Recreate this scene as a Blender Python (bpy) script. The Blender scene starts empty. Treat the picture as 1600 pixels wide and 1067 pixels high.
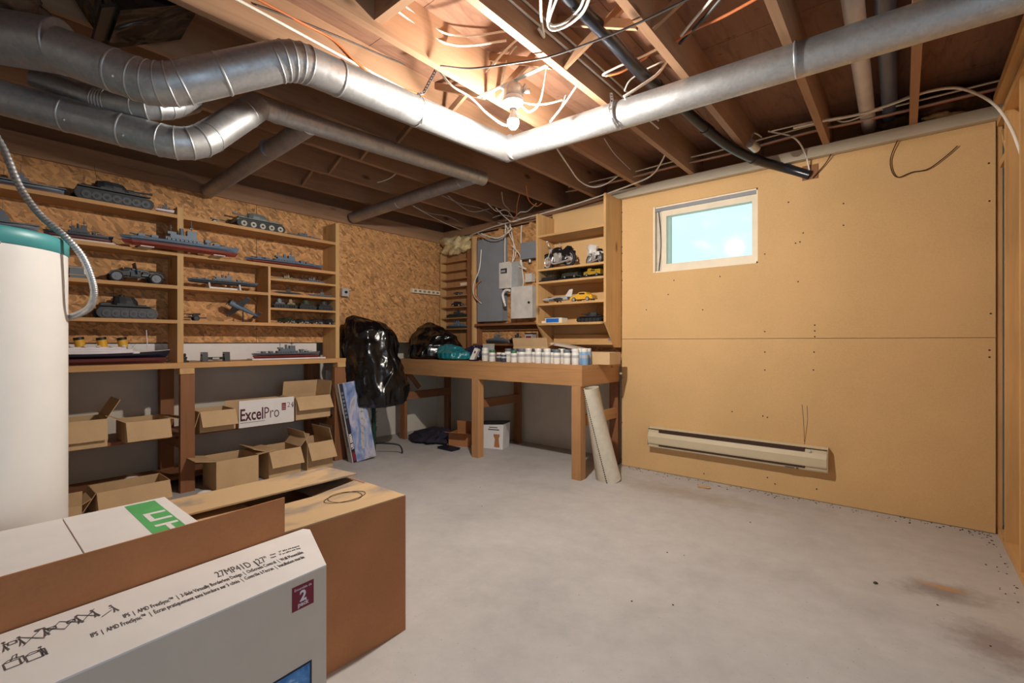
import bpy, math, random
from mathutils import Vector, Matrix, noise, Euler

# ------------------------------------------------------------------ camera, sky, exposure
SC = bpy.context.scene
COL = SC.collection
F, YAW, HC = 731.0, math.radians(39.9), 1.155
cam_d = bpy.data.cameras.new('camera'); cam = bpy.data.objects.new('camera', cam_d); COL.objects.link(cam)
cam_d.sensor_width = 36.0; cam_d.lens = 36.0 * F / 1600.0
cam_d.clip_start = 0.02
cam.location = (0, 0, HC); cam.rotation_euler = (math.pi / 2, 0, YAW)
SC.camera = cam
w = bpy.data.worlds.new('sky'); SC.world = w; w.use_nodes = True
bg = w.node_tree.nodes['Background']; bg.inputs[0].default_value = (0.60, 0.80, 1.0, 1); bg.inputs[1].default_value = 1.5
SC.view_settings.view_transform = 'Standard'; SC.view_settings.look = 'None'
SC.view_settings.exposure = 0.34; SC.view_settings.gamma = 1.0; SC.view_settings.use_curve_mapping = False
BULB_STRENGTH = 3600.0
SC.cycles.max_bounces = 7; SC.cycles.diffuse_bounces = 5; SC.cycles.glossy_bounces = 3; SC.cycles.transparent_max_bounces = 8
PI = math.pi
rnd = random.Random(7)

# viewing geometry used while laying out the room: where does the sight line through a point of the photo meet a wall plane
_d = Vector((-math.sin(YAW), math.cos(YAW), 0)); _r = Vector((math.cos(YAW), math.sin(YAW), 0))
def at(px, py, ax, val):
    q = _d + _r * ((px - 800) / F) + Vector((0, 0, (533.5 - py) / F))
    c = Vector((0, 0, HC)); return c + q * ((val - c[ax]) / q[ax])
def yx(px, X): return at(px, 533, 0, X).y          # Y on the plane X=..
def xy(px, Y): return at(px, 533, 1, Y).x          # X on the plane Y=..
def dp(px, py, depth):
    return Vector((0, 0, HC)) + (_d + _r * ((px - 800) / F) + Vector((0, 0, (533.5 - py) / F))) * depth

# ------------------------------------------------------------------ mesh builder
class MB:
    def __init__(s): s.v = []; s.f = []; s.sm = []; s.mi = []; s.X = None; s.cur = 0
    def _add(s, vs, fs, smooth=False):
        o = len(s.v)
        for p in vs:
            p = Vector(p)
            s.v.append(s.X @ p if s.X else p)
        for k, f in enumerate(fs):
            s.f.append(tuple(o + i for i in f)); s.sm.append(smooth if isinstance(smooth, bool) else smooth[k]); s.mi.append(s.cur)
        return s
    def m(s, i): s.cur = i; return s
    def box(s, x0, x1, y0, y1, z0, z1):
        if x0 > x1: x0, x1 = x1, x0
        if y0 > y1: y0, y1 = y1, y0
        if z0 > z1: z0, z1 = z1, z0
        return s._add([(x0,y0,z0),(x1,y0,z0),(x1,y1,z0),(x0,y1,z0),(x0,y0,z1),(x1,y0,z1),(x1,y1,z1),(x0,y1,z1)],
                      [(0,3,2,1),(4,5,6,7),(0,1,5,4),(1,2,6,5),(2,3,7,6),(3,0,4,7)])
    def cbox(s, c, sz, rot=None):
        M = Matrix.Translation(Vector(c)) @ (rot.to_4x4() if rot else Matrix())
        h = [a / 2 for a in sz]
        vs = [M @ Vector((i*h[0], j*h[1], k*h[2])) for i, j, k in ((-1,-1,-1),(1,-1,-1),(1,1,-1),(-1,1,-1),(-1,-1,1),(1,-1,1),(1,1,1),(-1,1,1))]
        return s._add(vs, [(0,3,2,1),(4,5,6,7),(0,1,5,4),(1,2,6,5),(2,3,7,6),(3,0,4,7)])
    def bar(s, a, b, wd, th, up=(0,0,1)):
        a = Vector(a); b = Vector(b); t = (b - a).normalized(); u = Vector(up)
        sd = t.cross(u)
        if sd.length < 1e-4: sd = t.cross(Vector((1,0,0)))
        sd.normalize(); u = sd.cross(t)
        vs = []
        for p in (a, b):
            for i, k in ((-1,-1),(1,-1),(1,1),(-1,1)): vs.append(p + sd*(i*wd/2) + u*(k*th/2))
        return s._add(vs, [(3,2,1,0),(4,5,6,7),(0,1,5,4),(1,2,6,5),(2,3,7,6),(3,0,4,7)])
    def cyl(s, a, b, r0, r1=None, n=14, caps=True):
        r1 = r0 if r1 is None else r1
        a = Vector(a); b = Vector(b); t = (b - a).normalized()
        x = t.orthogonal().normalized(); y = t.cross(x)
        cs = [(math.cos(2*PI*i/n), math.sin(2*PI*i/n)) for i in range(n)]
        A = [a + (x*c + y*q)*r0 for c, q in cs]; B = [b + (x*c + y*q)*r1 for c, q in cs]
        s._add(A + B, [(i, (i+1) % n, n + (i+1) % n, n + i) for i in range(n)], True)
        if caps:
            if r0 > 1e-5: s._add(A, [tuple(range(n-1, -1, -1))])
            if r1 > 1e-5: s._add(B, [tuple(range(n))])
        return s
    def rings(s, R, smooth=True, cap0=True, cap1=True, closed=False):
        n = len(R[0]); vs = [p for r in R for p in r]; fs = []
        K = len(R)
        for k in range(K if closed else K-1):
            k2 = (k+1) % K
            for i in range(n): fs.append((k*n+i, k*n+(i+1) % n, k2*n+(i+1) % n, k2*n+i))
        s._add(vs, fs, smooth)
        if not closed:
            if cap0: s._add(R[0], [tuple(range(n-1, -1, -1))])
            if cap1: s._add(R[-1], [tuple(range(n))])
        return s
    def tube(s, pts, r, n=8, closed=False, caps=True):
        s.rings(frames(pts, r, n, closed), True, caps, caps, closed); return s
    def lathe(s, prof, n=24, c=(0,0,0), cap=True):
        R = [[(c[0]+r*math.cos(2*PI*i/n), c[1]+r*math.sin(2*PI*i/n), c[2]+z) for i in range(n)] for r, z in prof]
        return s.rings(R, True, cap, cap)
    def prism(s, poly, ax, a, b, smooth=False):
        n = len(poly)
        def P(u, v, t): return (t,u,v) if ax == 0 else ((u,t,v) if ax == 1 else (u,v,t))
        vs = [P(u, v, a) for u, v in poly] + [P(u, v, b) for u, v in poly]
        ar = sum(poly[i][0]*poly[(i+1) % n][1] - poly[(i+1) % n][0]*poly[i][1] for i in range(n))
        fl = (ar > 0) != (b < a)
        if ax == 1: fl = not fl
        fs = [(i, (i+1) % n, n+(i+1) % n, n+i) for i in range(n)] + [tuple(range(n-1, -1, -1)), tuple(range(n, 2*n))]
        if not fl: fs = [tuple(reversed(f)) for f in fs]
        return s._add(vs, fs, [smooth]*n + [False, False])
    def ball(s, c, r, n=14, k=8):
        if not isinstance(r, (tuple, list)): r = (r, r, r)
        R = []
        for j in range(k+1):
            t = PI*j/k; q = max(math.sin(t), 1e-3)
            R.append([(c[0]+r[0]*q*math.cos(2*PI*i/n), c[1]+r[1]*q*math.sin(2*PI*i/n), c[2]-r[2]*math.cos(t)) for i in range(n)])
        return s.rings(R, True)
    def build(s, name, mat, parent=None, label=None):
        me = bpy.data.meshes.new(name); me.from_pydata([tuple(p) for p in s.v], [], s.f)
        me.polygons.foreach_set('use_smooth', s.sm)
        mats = mat if isinstance(mat, (list, tuple)) else [mat]
        for q in mats: me.materials.append(q)
        if len(mats) > 1: me.polygons.foreach_set('material_index', s.mi)
        me.update()
        o = bpy.data.objects.new(name, me); COL.objects.link(o)
        if parent:
            o.parent = parent
            if parent.get('_w'): o.matrix_parent_inverse = Matrix.Translation(-parent.location) if parent.type == 'EMPTY' else Matrix()
        if label: o['label'] = label
        return o

def frames(pts, r, n, closed=False):
    P = [Vector(p) for p in pts]; K = len(P); R = []
    T = []
    for i in range(K):
        a = P[i-1] if (i > 0 or closed) else None; b = P[(i+1) % K] if (i < K-1 or closed) else None
        t = Vector()
        if a is not None: t += (P[i]-a).normalized()
        if b is not None: t += (b-P[i]).normalized()
        T.append(t.normalized())
    x = T[0].orthogonal().normalized()
    for i in range(K):
        x = (x - T[i]*x.dot(T[i])).normalized(); y = T[i].cross(x)
        rr = r[i] if isinstance(r, (list, tuple)) else r
        k = 1.0
        if 0 < i < K-1: k = 1/max(0.6, (P[i]-P[i-1]).normalized().dot(T[i]))
        R.append([P[i] + (x*math.cos(2*PI*j/n) + y*math.sin(2*PI*j/n))*rr for j in range(n)])
    return R

def smooth_path(pts, sub=6):
    P = [Vector(p) for p in pts]; out = []
    for i in range(len(P)-1):
        p0 = P[max(i-1, 0)]; p1 = P[i]; p2 = P[i+1]; p3 = P[min(i+2, len(P)-1)]
        for k in range(sub):
            t = k/sub
            out.append(0.5*((2*p1) + (p2-p0)*t + (2*p0-5*p1+4*p2-p3)*t*t + (3*p1-p0-3*p2+p3)*t**3))
    out.append(P[-1]); return out

def tag(o, label, cat, group=None):
    o['label'] = label; o['category'] = cat
    if group: o['group'] = group
    return o
def thing(name, label, cat, loc=(0,0,0), rz=0, group=None, world=False, rot=None):
    o = bpy.data.objects.new(name, None); COL.objects.link(o); o.empty_display_size = 0.05
    o.location = loc; o.rotation_euler = rot if rot else (0, 0, rz)
    if world: o['_w'] = 1
    return tag(o, label, cat, group)
def struct(o): o['kind'] = 'structure'; return o
def copy_tree(o, parent=None):
    c = o.copy(); COL.objects.link(c)
    if parent: c.parent = parent
    for ch in list(o.children): copy_tree(ch, c)
    return c

# ------------------------------------------------------------------ materials
def nmat(name, base, rough=0.6, metal=0.0, spec=0.5):
    m = bpy.data.materials.new(name); m.use_nodes = True
    b = m.node_tree.nodes['Principled BSDF']
    b.inputs['Base Color'].default_value = (*base, 1); b.inputs['Roughness'].default_value = rough
    b.inputs['Metallic'].default_value = metal; b.inputs['Specular IOR Level'].default_value = spec
    return m, m.node_tree, b
def srgb(r, g, b):
    return tuple(((c/255)/12.92 if c/255 <= 0.04045 else ((c/255+0.055)/1.055)**2.4) for c in (r, g, b))
def coords(nt, scale=(1,1,1), kind='Object'):
    tc = nt.nodes.new('ShaderNodeTexCoord'); mp = nt.nodes.new('ShaderNodeMapping'); mp.inputs['Scale'].default_value = scale
    nt.links.new(tc.outputs[kind], mp.inputs[0]); return mp.outputs[0]
def noi(nt, vec, scale, detail=4, rough=0.55, dist=0.0):
    n = nt.nodes.new('ShaderNodeTexNoise'); n.inputs['Scale'].default_value = scale; n.inputs['Detail'].default_value = detail
    n.inputs['Roughness'].default_value = rough; n.inputs['Distortion'].default_value = dist
    nt.links.new(vec, n.inputs['Vector']); return n.outputs['Fac']
def ramp(nt, fac, stops):
    n = nt.nodes.new('ShaderNodeValToRGB'); e = n.color_ramp.elements
    while len(e) < len(stops): e.new(0.5)
    for q, (p, c) in zip(e, stops): q.position = p; q.color = (*c, 1) if len(c) == 3 else c
    nt.links.new(fac, n.inputs[0]); return n.outputs[0]
def mixc(nt, fac, a, b, mode='MIX'):
    n = nt.nodes.new('ShaderNodeMix'); n.data_type = 'RGBA'; n.blend_type = mode
    for s, v in ((0, fac), (6, a), (7, b)):
        if hasattr(v, 'links') or hasattr(v, 'is_linked'): nt.links.new(v, n.inputs[s])
        elif isinstance(v, (int, float)): n.inputs[s].default_value = v
        else: n.inputs[s].default_value = (*v, 1)
    return n.outputs[2]
def bump(nt, b, h, strength=0.3, dist=0.01):
    n = nt.nodes.new('ShaderNodeBump'); n.inputs['Strength'].default_value = strength; n.inputs['Distance'].default_value = dist
    nt.links.new(h, n.inputs['Height']); nt.links.new(n.outputs[0], b.inputs['Normal'])
def mul(c, k): return tuple(min(1, x*k) for x in c)

def plain(name, rgb, rough=0.55, metal=0.0, var=0.12, sc=9.0, bmp=0.0):
    c = srgb(*rgb); m, nt, b = nmat(name, c, rough, metal)
    f = noi(nt, coords(nt), sc, 3); nt.links.new(ramp(nt, f, [(0.3, mul(c, 1-var)), (0.7, mul(c, 1+var))]), b.inputs['Base Color'])
    if bmp: bump(nt, b, noi(nt, coords(nt), sc*6, 3), bmp, 0.004)
    return m
def wood(name, rgb, axis, dark=0.62, knots=True, rough=0.6):
    c = srgb(*rgb); m, nt, b = nmat(name, c, rough, 0, 0.3)
    s = [14, 14, 14]; s[axis] = 0.9
    v = coords(nt, s)
    g = noi(nt, v, 2.2, 6, 0.62, 0.6); col = ramp(nt, g, [(0.28, mul(c, dark)), (0.5, mul(c, 0.92)), (0.75, mul(c, 1.14))])
    big = noi(nt, coords(nt), 1.7, 2); col = mixc(nt, 0.5, col, ramp(nt, big, [(0.3, mul(c, 0.7)), (0.7, mul(c, 1.1))]))
    if knots:
        ks = [6, 6, 6]; ks[axis] = 2.6
        vo = nt.nodes.new('ShaderNodeTexVoronoi'); vo.inputs['Scale'].default_value = 0.8; nt.links.new(coords(nt, ks), vo.inputs['Vector'])
        k = ramp(nt, vo.outputs['Distance'], [(0.05, (1,1,1)), (0.13, (0,0,0))])
        col = mixc(nt, k, col, mul(c, 0.32))
    nt.links.new(col, b.inputs['Base Color']); bump(nt, b, g, 0.15, 0.003)
    return m
PINE = (208, 166, 112); RED = (146, 98, 66); JO = (170, 132, 102)
M = {}
for a, n in enumerate('xyz'):
    M['pine_'+n] = wood('pine_'+n, PINE, a); M['stain_'+n] = wood('stained_pine_'+n, RED, a); M['joist_'+n] = wood('joist_'+n, JO, a)
    M['bench_'+n] = wood('bench_pine_'+n, (188, 140, 94), a)
M['shelfboard'] = wood('shelf_board', (200, 152, 100), 1, 0.75, False)

def osb():
    c = srgb(200, 149, 98); m, nt, b = nmat('oriented_strand_board', c, 0.7, 0, 0.3)
    v0 = coords(nt); col = None
    for i, (rx, sc) in enumerate(((0.5, 30), (1.25, 25), (2.1, 34), (2.75, 28))):
        mp = nt.nodes.new('ShaderNodeMapping'); mp.inputs['Rotation'].default_value = (rx, rx*0.9, 0.2*i)
        nt.links.new(v0, mp.inputs[0]); m2 = nt.nodes.new('ShaderNodeMapping'); m2.inputs['Scale'].default_value = (0.8, 1.9, 0.6); nt.links.new(mp.outputs[0], m2.inputs[0]); mp = m2
        vo = nt.nodes.new('ShaderNodeTexVoronoi'); vo.inputs['Scale'].default_value = sc; vo.inputs['Randomness'].default_value = 1
        nt.links.new(mp.outputs[0], vo.inputs['Vector'])
        sp = nt.nodes.new('ShaderNodeSeparateColor'); nt.links.new(vo.outputs['Color'], sp.inputs[0])
        cc = ramp(nt, sp.outputs[0], [(0.0, mul(c, 0.5)), (0.2, mul(c, 0.76)), (0.6, c), (1.0, mul(c, 1.3))])
        if col is None: col = cc
        else:
            k = ramp(nt, sp.outputs[1], [(0.5, (0,0,0)), (0.52, (1,1,1))]); col = mixc(nt, k, col, cc)
    nt.links.new(col, b.inputs['Base Color']); bump(nt, b, sp.outputs[0], 0.25, 0.003); return m
M['osb'] = osb()
def fibre():
    c = srgb(216, 178, 126); m, nt, b = nmat('tan_fibreboard', c, 0.75, 0, 0.25)
    a = noi(nt, coords(nt), 1.3, 4); f = noi(nt, coords(nt), 160, 2)
    col = mixc(nt, 0.35, ramp(nt, a, [(0.3, mul(c, 0.86)), (0.7, mul(c, 1.07))]), ramp(nt, f, [(0.3, mul(c, 0.82)), (0.7, mul(c, 1.1))]))
    nt.links.new(col, b.inputs['Base Color']); bump(nt, b, f, 0.08, 0.002); return m
M['fibre'] = fibre()
def concrete_floor():
    c = srgb(186, 183, 182); m, nt, b = nmat('concrete_floor', c, 0.62, 0, 0.35)
    v = coords(nt); a = noi(nt, v, 0.9, 6, 0.6, 0.4); d = noi(nt, v, 7, 6, 0.7); s = noi(nt, v, 90, 2)
    col = ramp(nt, a, [(0.3, mul(c, 0.7)), (0.5, c), (0.72, mul(c, 1.12))])
    col = mixc(nt, 0.4, col, ramp(nt, d, [(0.3, mul(c, 0.72)), (0.7, mul(c, 1.12))]))
    col = mixc(nt, ramp(nt, s, [(0.68, (0,0,0)), (0.74, (1,1,1))]), col, mul(c, 0.62))
    # a worn patch with an old ochre and purple-grey stain near the partition
    def spot(cx, cy, sx, sy, rot, colr, col, thr):
        mp = nt.nodes.new('ShaderNodeMapping'); mp.vector_type = 'TEXTURE'
        mp.inputs['Location'].default_value = (cx, cy, 0); mp.inputs['Scale'].default_value = (sx, sy, 1); mp.inputs['Rotation'].default_value = (0,0,rot)
        tc = nt.nodes.new('ShaderNodeTexCoord'); nt.links.new(tc.outputs['Object'], mp.inputs[0])
        ln = nt.nodes.new('ShaderNodeVectorMath'); ln.operation = 'LENGTH'; nt.links.new(mp.outputs[0], ln.inputs[0])
        w = noi(nt, v, 9, 5, 0.7); ad = nt.nodes.new('ShaderNodeMath'); ad.operation = 'MULTIPLY_ADD'; ad.inputs[1].default_value = 1.6
        nt.links.new(w, ad.inputs[0]); nt.links.new(ln.outputs['Value'], ad.inputs[2])
        k = ramp(nt, ad.outputs[0], [(0.0, (thr,)*3), (0.9, (thr,)*3), (1.0, (0,0,0))])
        sc2 = nt.nodes.new('ShaderNodeMath'); sc2.operation = 'DIVIDE'; sc2.inputs[1].default_value = 1.9
        nt.links.new(ad.outputs[0], sc2.inputs[0])
        k = ramp(nt, sc2.outputs[0], [(0.55, (thr,)*3), (0.95, (0,0,0))])
        return mixc(nt, k, col, colr)
    p = at(1475, 925, 2, 0); q = at(1560, 1010, 2, 0); o = at(1455, 935, 2, 0)
    col = spot(p.x, p.y, 0.22, 0.12, 0.3, srgb(128, 118, 116), col, 0.75)
    col = spot(q.x, q.y, 0.16, 0.2, 0.5, srgb(132, 116, 110), col, 0.75)
    col = spot(p.x+0.01, p.y+0.05, 0.11, 0.03, -0.05, srgb(190, 140, 80), col, 0.8)
    col = spot(at(1020,800,2,0).x, at(1020,760,2,0).y, 0.8, 0.18, 0.0, srgb(150, 136, 116), col, 0.5)
    nt.links.new(col, b.inputs['Base Color']); bump(nt, b, d, 0.12, 0.004); return m
M['floor'] = concrete_floor()
M['concrete'] = plain('painted_concrete', (214, 206, 192), 0.8, 0, 0.08, 3.0, 0.3)
M['plate'] = wood('weathered_plate', (206, 196, 176), 0, 0.8)
def plywood():
    c = srgb(148, 112, 92); m, nt, b = nmat('plywood_subfloor', c, 0.75, 0, 0.2)
    g = noi(nt, coords(nt, (6, 1, 1)), 3, 6, 0.65, 1.2); s = noi(nt, coords(nt, (1, 3, 1)), 8, 4, 0.7)
    col = ramp(nt, g, [(0.25, mul(c, 0.62)), (0.5, c), (0.8, mul(c, 1.2))])
    col = mixc(nt, ramp(nt, s, [(0.66, (0,0,0)), (0.72, (1,1,1))]), col, mul(c, 0.35))
    nt.links.new(col, b.inputs['Base Color']); return m
M['ply'] = plywood()
def galv(name, rgb, rough):
    c = srgb(*rgb); m, nt, b = nmat(name, c, rough, 0.86)
    vo = nt.nodes.new('ShaderNodeTexVoronoi'); vo.inputs['Scale'].default_value = 70; nt.links.new(coords(nt), vo.inputs['Vector'])
    sp = nt.nodes.new('ShaderNodeSeparateColor'); nt.links.new(vo.outputs['Color'], sp.inputs[0])
    st = noi(nt, coords(nt), 7, 5, 0.7)
    col = mixc(nt, 0.35, ramp(nt, st, [(0.3, mul(c, 0.66)), (0.62, c)]), ramp(nt, sp.outputs[0], [(0, mul(c, 0.75)), (1, mul(c, 1.1))]))
    nt.links.new(col, b.inputs['Base Color'])
    nt.links.new(ramp(nt, st, [(0.3, (rough+0.2,)*3), (0.7, (rough-0.06,)*3)]), b.inputs['Roughness']); return m
M['galv'] = galv('galvanised_steel', (196, 198, 200), 0.4)
M['galv_old'] = galv('dull_galvanised_steel', (176, 176, 180), 0.45)
M['chrome'] = plain('chrome', (228, 228, 230), 0.25, 0.65, 0.04)
def card(name, rgb, var=0.1):
    c = srgb(*rgb); m, nt, b = nmat(name, c, 0.8, 0, 0.2)
    a = noi(nt, coords(nt), 6, 4); f = noi(nt, coords(nt, (1,1,1)), 120, 2)
    nt.links.new(mixc(nt, 0.3, ramp(nt, a, [(0.3, mul(c, 1-var)), (0.7, mul(c, 1+var))]), ramp(nt, f, [(0.3, mul(c, 0.85)), (0.7, mul(c, 1.1))])), b.inputs['Base Color'])
    return m
M['card'] = card('cardboard', (202, 170, 130)); M['card_dark'] = card('brown_cardboard', (176, 120, 80)); M['card_pale'] = card('pale_cardboard', (206, 172, 122))
def card_stained():
    c = srgb(190, 160, 122); m, nt, b = nmat('water_stained_cardboard', c, 0.8, 0, 0.2)
    a = noi(nt, coords(nt, (1, 0.6, 1)), 3.0, 4, 0.6, 0.5); g = srgb(104, 106, 114)
    col = mixc(nt, ramp(nt, a, [(0.46, (0,0,0)), (0.6, (0.85,)*3)]), c, g)
    nt.links.new(col, b.inputs['Base Color']); return m
M['card_stain'] = card_stained()
M['white'] = plain('white_enamel', (232, 230, 226), 0.35, 0, 0.02)
M['paper'] = plain('white_carton_print', (226, 222, 220), 0.6, 0, 0.03)
M['greyprint'] = plain('taupe_carton_print', (206, 192, 176), 0.6, 0, 0.03)
M['teal'] = plain('teal_rim', (72, 152, 156), 0.4, 0, 0.05)
M['cream'] = plain('cream_paint', (232, 220, 196), 0.5, 0, 0.05)
M['black'] = plain('black_plastic', (22, 22, 26), 0.4); M['darkrubber'] = plain('dark_rubber', (34, 34, 38), 0.7)
M['abs'] = plain('black_abs_pipe', (30, 36, 46), 0.28); M['pvc'] = plain('white_pvc', (206, 200, 200), 0.4); M['greypipe'] = plain('grey_blue_pipe', (82, 92, 118), 0.35)
M['cablew'] = plain('white_cable', (232, 226, 214), 0.45); M['cableo'] = plain('orange_cable', (206, 120, 70), 0.5); M['cabled'] = plain('dark_cable', (70, 66, 64), 0.5); M['cableg'] = plain('grey_cable', (170, 160, 156), 0.5)
M['panelgrey'] = plain('panel_grey', (134, 140, 148), 0.45, 0.0, 0.05); M['boxwhite'] = plain('box_white', (214, 210, 204), 0.4); M['metergrey'] = plain('meter_grey', (176, 178, 180), 0.4)
M['heater'] = plain('heater_almond', (206, 192, 162), 0.4, 0, 0.04); M['heaterdark'] = plain('heater_dark', (62, 40, 30), 0.6)
M['shipgrey'] = plain('ship_grey', (98, 106, 116), 0.5); M['shipblue'] = plain('ship_blue_grey', (92, 110, 128), 0.5); M['shipdark'] = plain('ship_dark_grey', (58, 62, 70), 0.5)
M['hullred'] = plain('hull_red', (122, 48, 38), 0.5); M['navy'] = plain('navy_black', (24, 26, 44), 0.45); M['maroon'] = plain('maroon', (96, 44, 44), 0.5)
M['deck'] = plain('deck_tan', (150, 134, 112), 0.6)
M['olive'] = plain('olive_drab', (58, 62, 48), 0.6, 0, 0.2, 30); M['field'] = plain('field_grey', (48, 54, 58), 0.55, 0, 0.2, 30); M['tankdark'] = plain('tank_dark', (40, 42, 44), 0.6, 0, 0.2, 30)
M['tanksilver'] = plain('tank_pale_grey', (112, 120, 122), 0.5, 0, 0.15, 30); M['desert'] = plain('desert_tan', (150, 132, 96), 0.6, 0, 0.2, 30); M['wheelpale'] = plain('wheel_pale', (176, 172, 156), 0.5)
M['yellow'] = plain('yellow_paint', (224, 170, 50), 0.4); M['blue'] = plain('blue_paint', (36, 104, 190), 0.4); M['redp'] = plain('red_print', (124, 24, 48), 0.5, 0, 0.03); M['greentape'] = plain('green_tape', (92, 178, 108), 0.4)
M['ink'] = plain('ink_grey', (90, 84, 86), 0.6); M['maroonink'] = plain('maroon_ink', (78, 24, 44), 0.6); M['whiteink'] = plain('white_ink', (226, 218, 222), 0.6)
M['jarwhite'] = plain('jar_white', (222, 220, 214), 0.4); M['jargreen'] = plain('jar_green', (60, 110, 80), 0.4); M['jarblue'] = plain('jar_blue', (120, 160, 200), 0.4); M['jardark'] = plain('jar_dark', (60, 64, 78), 0.4)
M['stain_off'] = plain('bare_paint_wood', (206, 196, 182), 0.5)
def bagmat(name, rgb, rough=0.22):
    c = srgb(*rgb); m, nt, b = nmat(name, c, rough, 0, 0.6)
    v = coords(nt, (1, 1, 0.55)); h = noi(nt, v, 4.2, 1.5, 0.4, 1.5); bump(nt, b, h, 0.85, 0.09); return m
M['bag'] = bagmat('black_bag_plastic', (9, 9, 12), 0.24); M['bagteal'] = bagmat('teal_bag_plastic', (24, 116, 128), 0.25); M['bagblue'] = bagmat('navy_bag_plastic', (26, 32, 66), 0.3)
M['fluff'] = plain('glass_wool', (206, 186, 140), 0.95, 0, 0.25, 18, 1.0); M['fluffdark'] = plain('dirty_wool', (112, 84, 62), 0.95, 0, 0.3, 18, 1.0)
M['felt'] = plain('rolled_underlay', (206, 198, 180), 0.9, 0, 0.06, 30, 0.3); M['green'] = plain('tree_green', (24, 66, 54), 0.7, 0, 0.3, 60, 1.0)
M['darkcloth'] = plain('dark_cloth', (34, 30, 46), 0.8, 0, 0.3, 30, 0.8)
def emit(name, col, st):
    m = bpy.data.materials.new(name); m.use_nodes = True; nt = m.node_tree; nt.nodes.clear()
    e = nt.nodes.new('ShaderNodeEmission'); e.inputs[0].default_value = (*col, 1); e.inputs[1].default_value = st
    o = nt.nodes.new('ShaderNodeOutputMaterial'); nt.links.new(e.outputs[0], o.inputs[0]); return m
M['glow'] = emit('lit_bulb', (1.0, 0.92, 0.82), BULB_STRENGTH)
def pane(name, tint, gl=0.08):
    m = bpy.data.materials.new(name); m.use_nodes = True; nt = m.node_tree; nt.nodes.clear()
    t = nt.nodes.new('ShaderNodeBsdfTransparent'); t.inputs[0].default_value = (*tint, 1)
    g = nt.nodes.new('ShaderNodeBsdfGlossy'); g.inputs['Roughness'].default_value = 0.05
    mx = nt.nodes.new('ShaderNodeMixShader'); mx.inputs[0].default_value = gl
    o = nt.nodes.new('ShaderNodeOutputMaterial'); nt.links.new(t.outputs[0], mx.inputs[1]); nt.links.new(g.outputs[0], mx.inputs[2]); nt.links.new(mx.outputs[0], o.inputs[0]); return m
M['glass'] = pane('window_glass', (0.84, 0.93, 0.86), 0.03); M['clear'] = pane('clear_plastic', (0.9, 0.92, 0.94), 0.06)
def ocean():
    m, nt, b = nmat('printed_sea_picture', (0.4, 0.5, 0.7), 0.4)
    n = noi(nt, coords(nt, (6, 6, 1.6)), 2.2, 5, 0.6, 0.8)
    nt.links.new(ramp(nt, n, [(0.3, srgb(80, 104, 156)), (0.45, srgb(128, 148, 190)), (0.58, srgb(186, 182, 200)), (0.7, srgb(150, 150, 160))]), b.inputs['Base Color']); return m
M['ocean'] = ocean()
def skypic():
    m, nt, b = nmat('printed_sky_picture', (0.1, 0.3, 0.6), 0.4)
    n = noi(nt, coords(nt), 14, 5, 0.6, 0.6)
    nt.links.new(ramp(nt, n, [(0.45, srgb(40, 110, 180)), (0.6, srgb(90, 150, 205)), (0.7, srgb(220, 225, 232))]), b.inputs['Base Color']); return m
M['skypic'] = skypic()

def text(s, size, mat, parent, mx, name='lettering', bold=0.0, align='LEFT', ext=0.0006, sx=1.0):
    cu = bpy.data.curves.new('t', 'FONT'); cu.body = s; cu.size = size; cu.extrude = ext; cu.offset = bold; cu.align_x = align; cu.resolution_u = 3
    ob = bpy.data.objects.new('t', cu); COL.objects.link(ob)
    dg = bpy.context.evaluated_depsgraph_get(); dg.update()
    me = bpy.data.meshes.new_from_object(ob.evaluated_get(dg)); bpy.data.objects.remove(ob); bpy.data.curves.remove(cu)
    me.name = name
    if sx != 1.0: me.transform(Matrix.Diagonal((sx, 1, 1, 1)))
    me.transform(mx); me.materials.clear(); me.materials.append(mat)
    o = bpy.data.objects.new(name, me); COL.objects.link(o); o.parent = parent
    if parent.get('_w'): o.matrix_parent_inverse = Matrix.Translation(-parent.location)
    return o
def basis(o, x, y):
    x = Vector(x).normalized(); y = Vector(y).normalized(); z = x.cross(y)
    m = Matrix((x, y, z)).transposed().to_4x4(); m.translation = Vector(o); return m

# ------------------------------------------------------------------ the room shell
XL, XO, YB, YO, YC = -4.88, -4.53, 4.01, 4.05, 4.24       # concrete left, strand board left, tan board, strand board back, concrete back
ZJ, ZS = 2.55, 2.79                                        # underside of joists, underside of subfloor
XR, YR = 2.3, -3.2
struct(MB().box(XL-0.3, XR+0.3, YR-0.3, YC+0.4, -0.12, 0).build('floor', M['floor']))
wl = struct(MB().box(XL-0.2, XL, YR, YC+0.2, 0, ZS).build('wall_left', M['concrete']))
WX0, WX1, WZ0, WZ1 = -1.705, -0.866, 1.765, 2.35           # window opening
wb = MB()
wb.box(XL, WX0, YC, YC+0.2, 0, ZS); wb.box(WX1, XR, YC, YC+0.2, 0, ZS); wb.box(WX0, WX1, YC, YC+0.2, 0, WZ0); wb.box(WX0, WX1, YC, YC+0.2, WZ1, ZS)
wback = struct(wb.build('wall_back', M['concrete']))
# rest of the basement behind the camera: solid rear wall, right wall with a wide unseen opening, added for daylight fill
struct(MB().box(XL, XR, YR-0.2, YR, 0, ZS).build('wall_rear', M['concrete']))
wr = MB(); OY0, OY1, OZ = -1.7, 1.2, 2.15
wr.box(XR, XR+0.2, YR-0.2, OY0, 0, ZS); wr.box(XR, XR+0.2, OY1, YC+0.2, 0, ZS); wr.box(XR, XR+0.2, OY0, OY1, OZ, ZS)
struct(wr.build('wall_right', M['concrete']))
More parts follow.
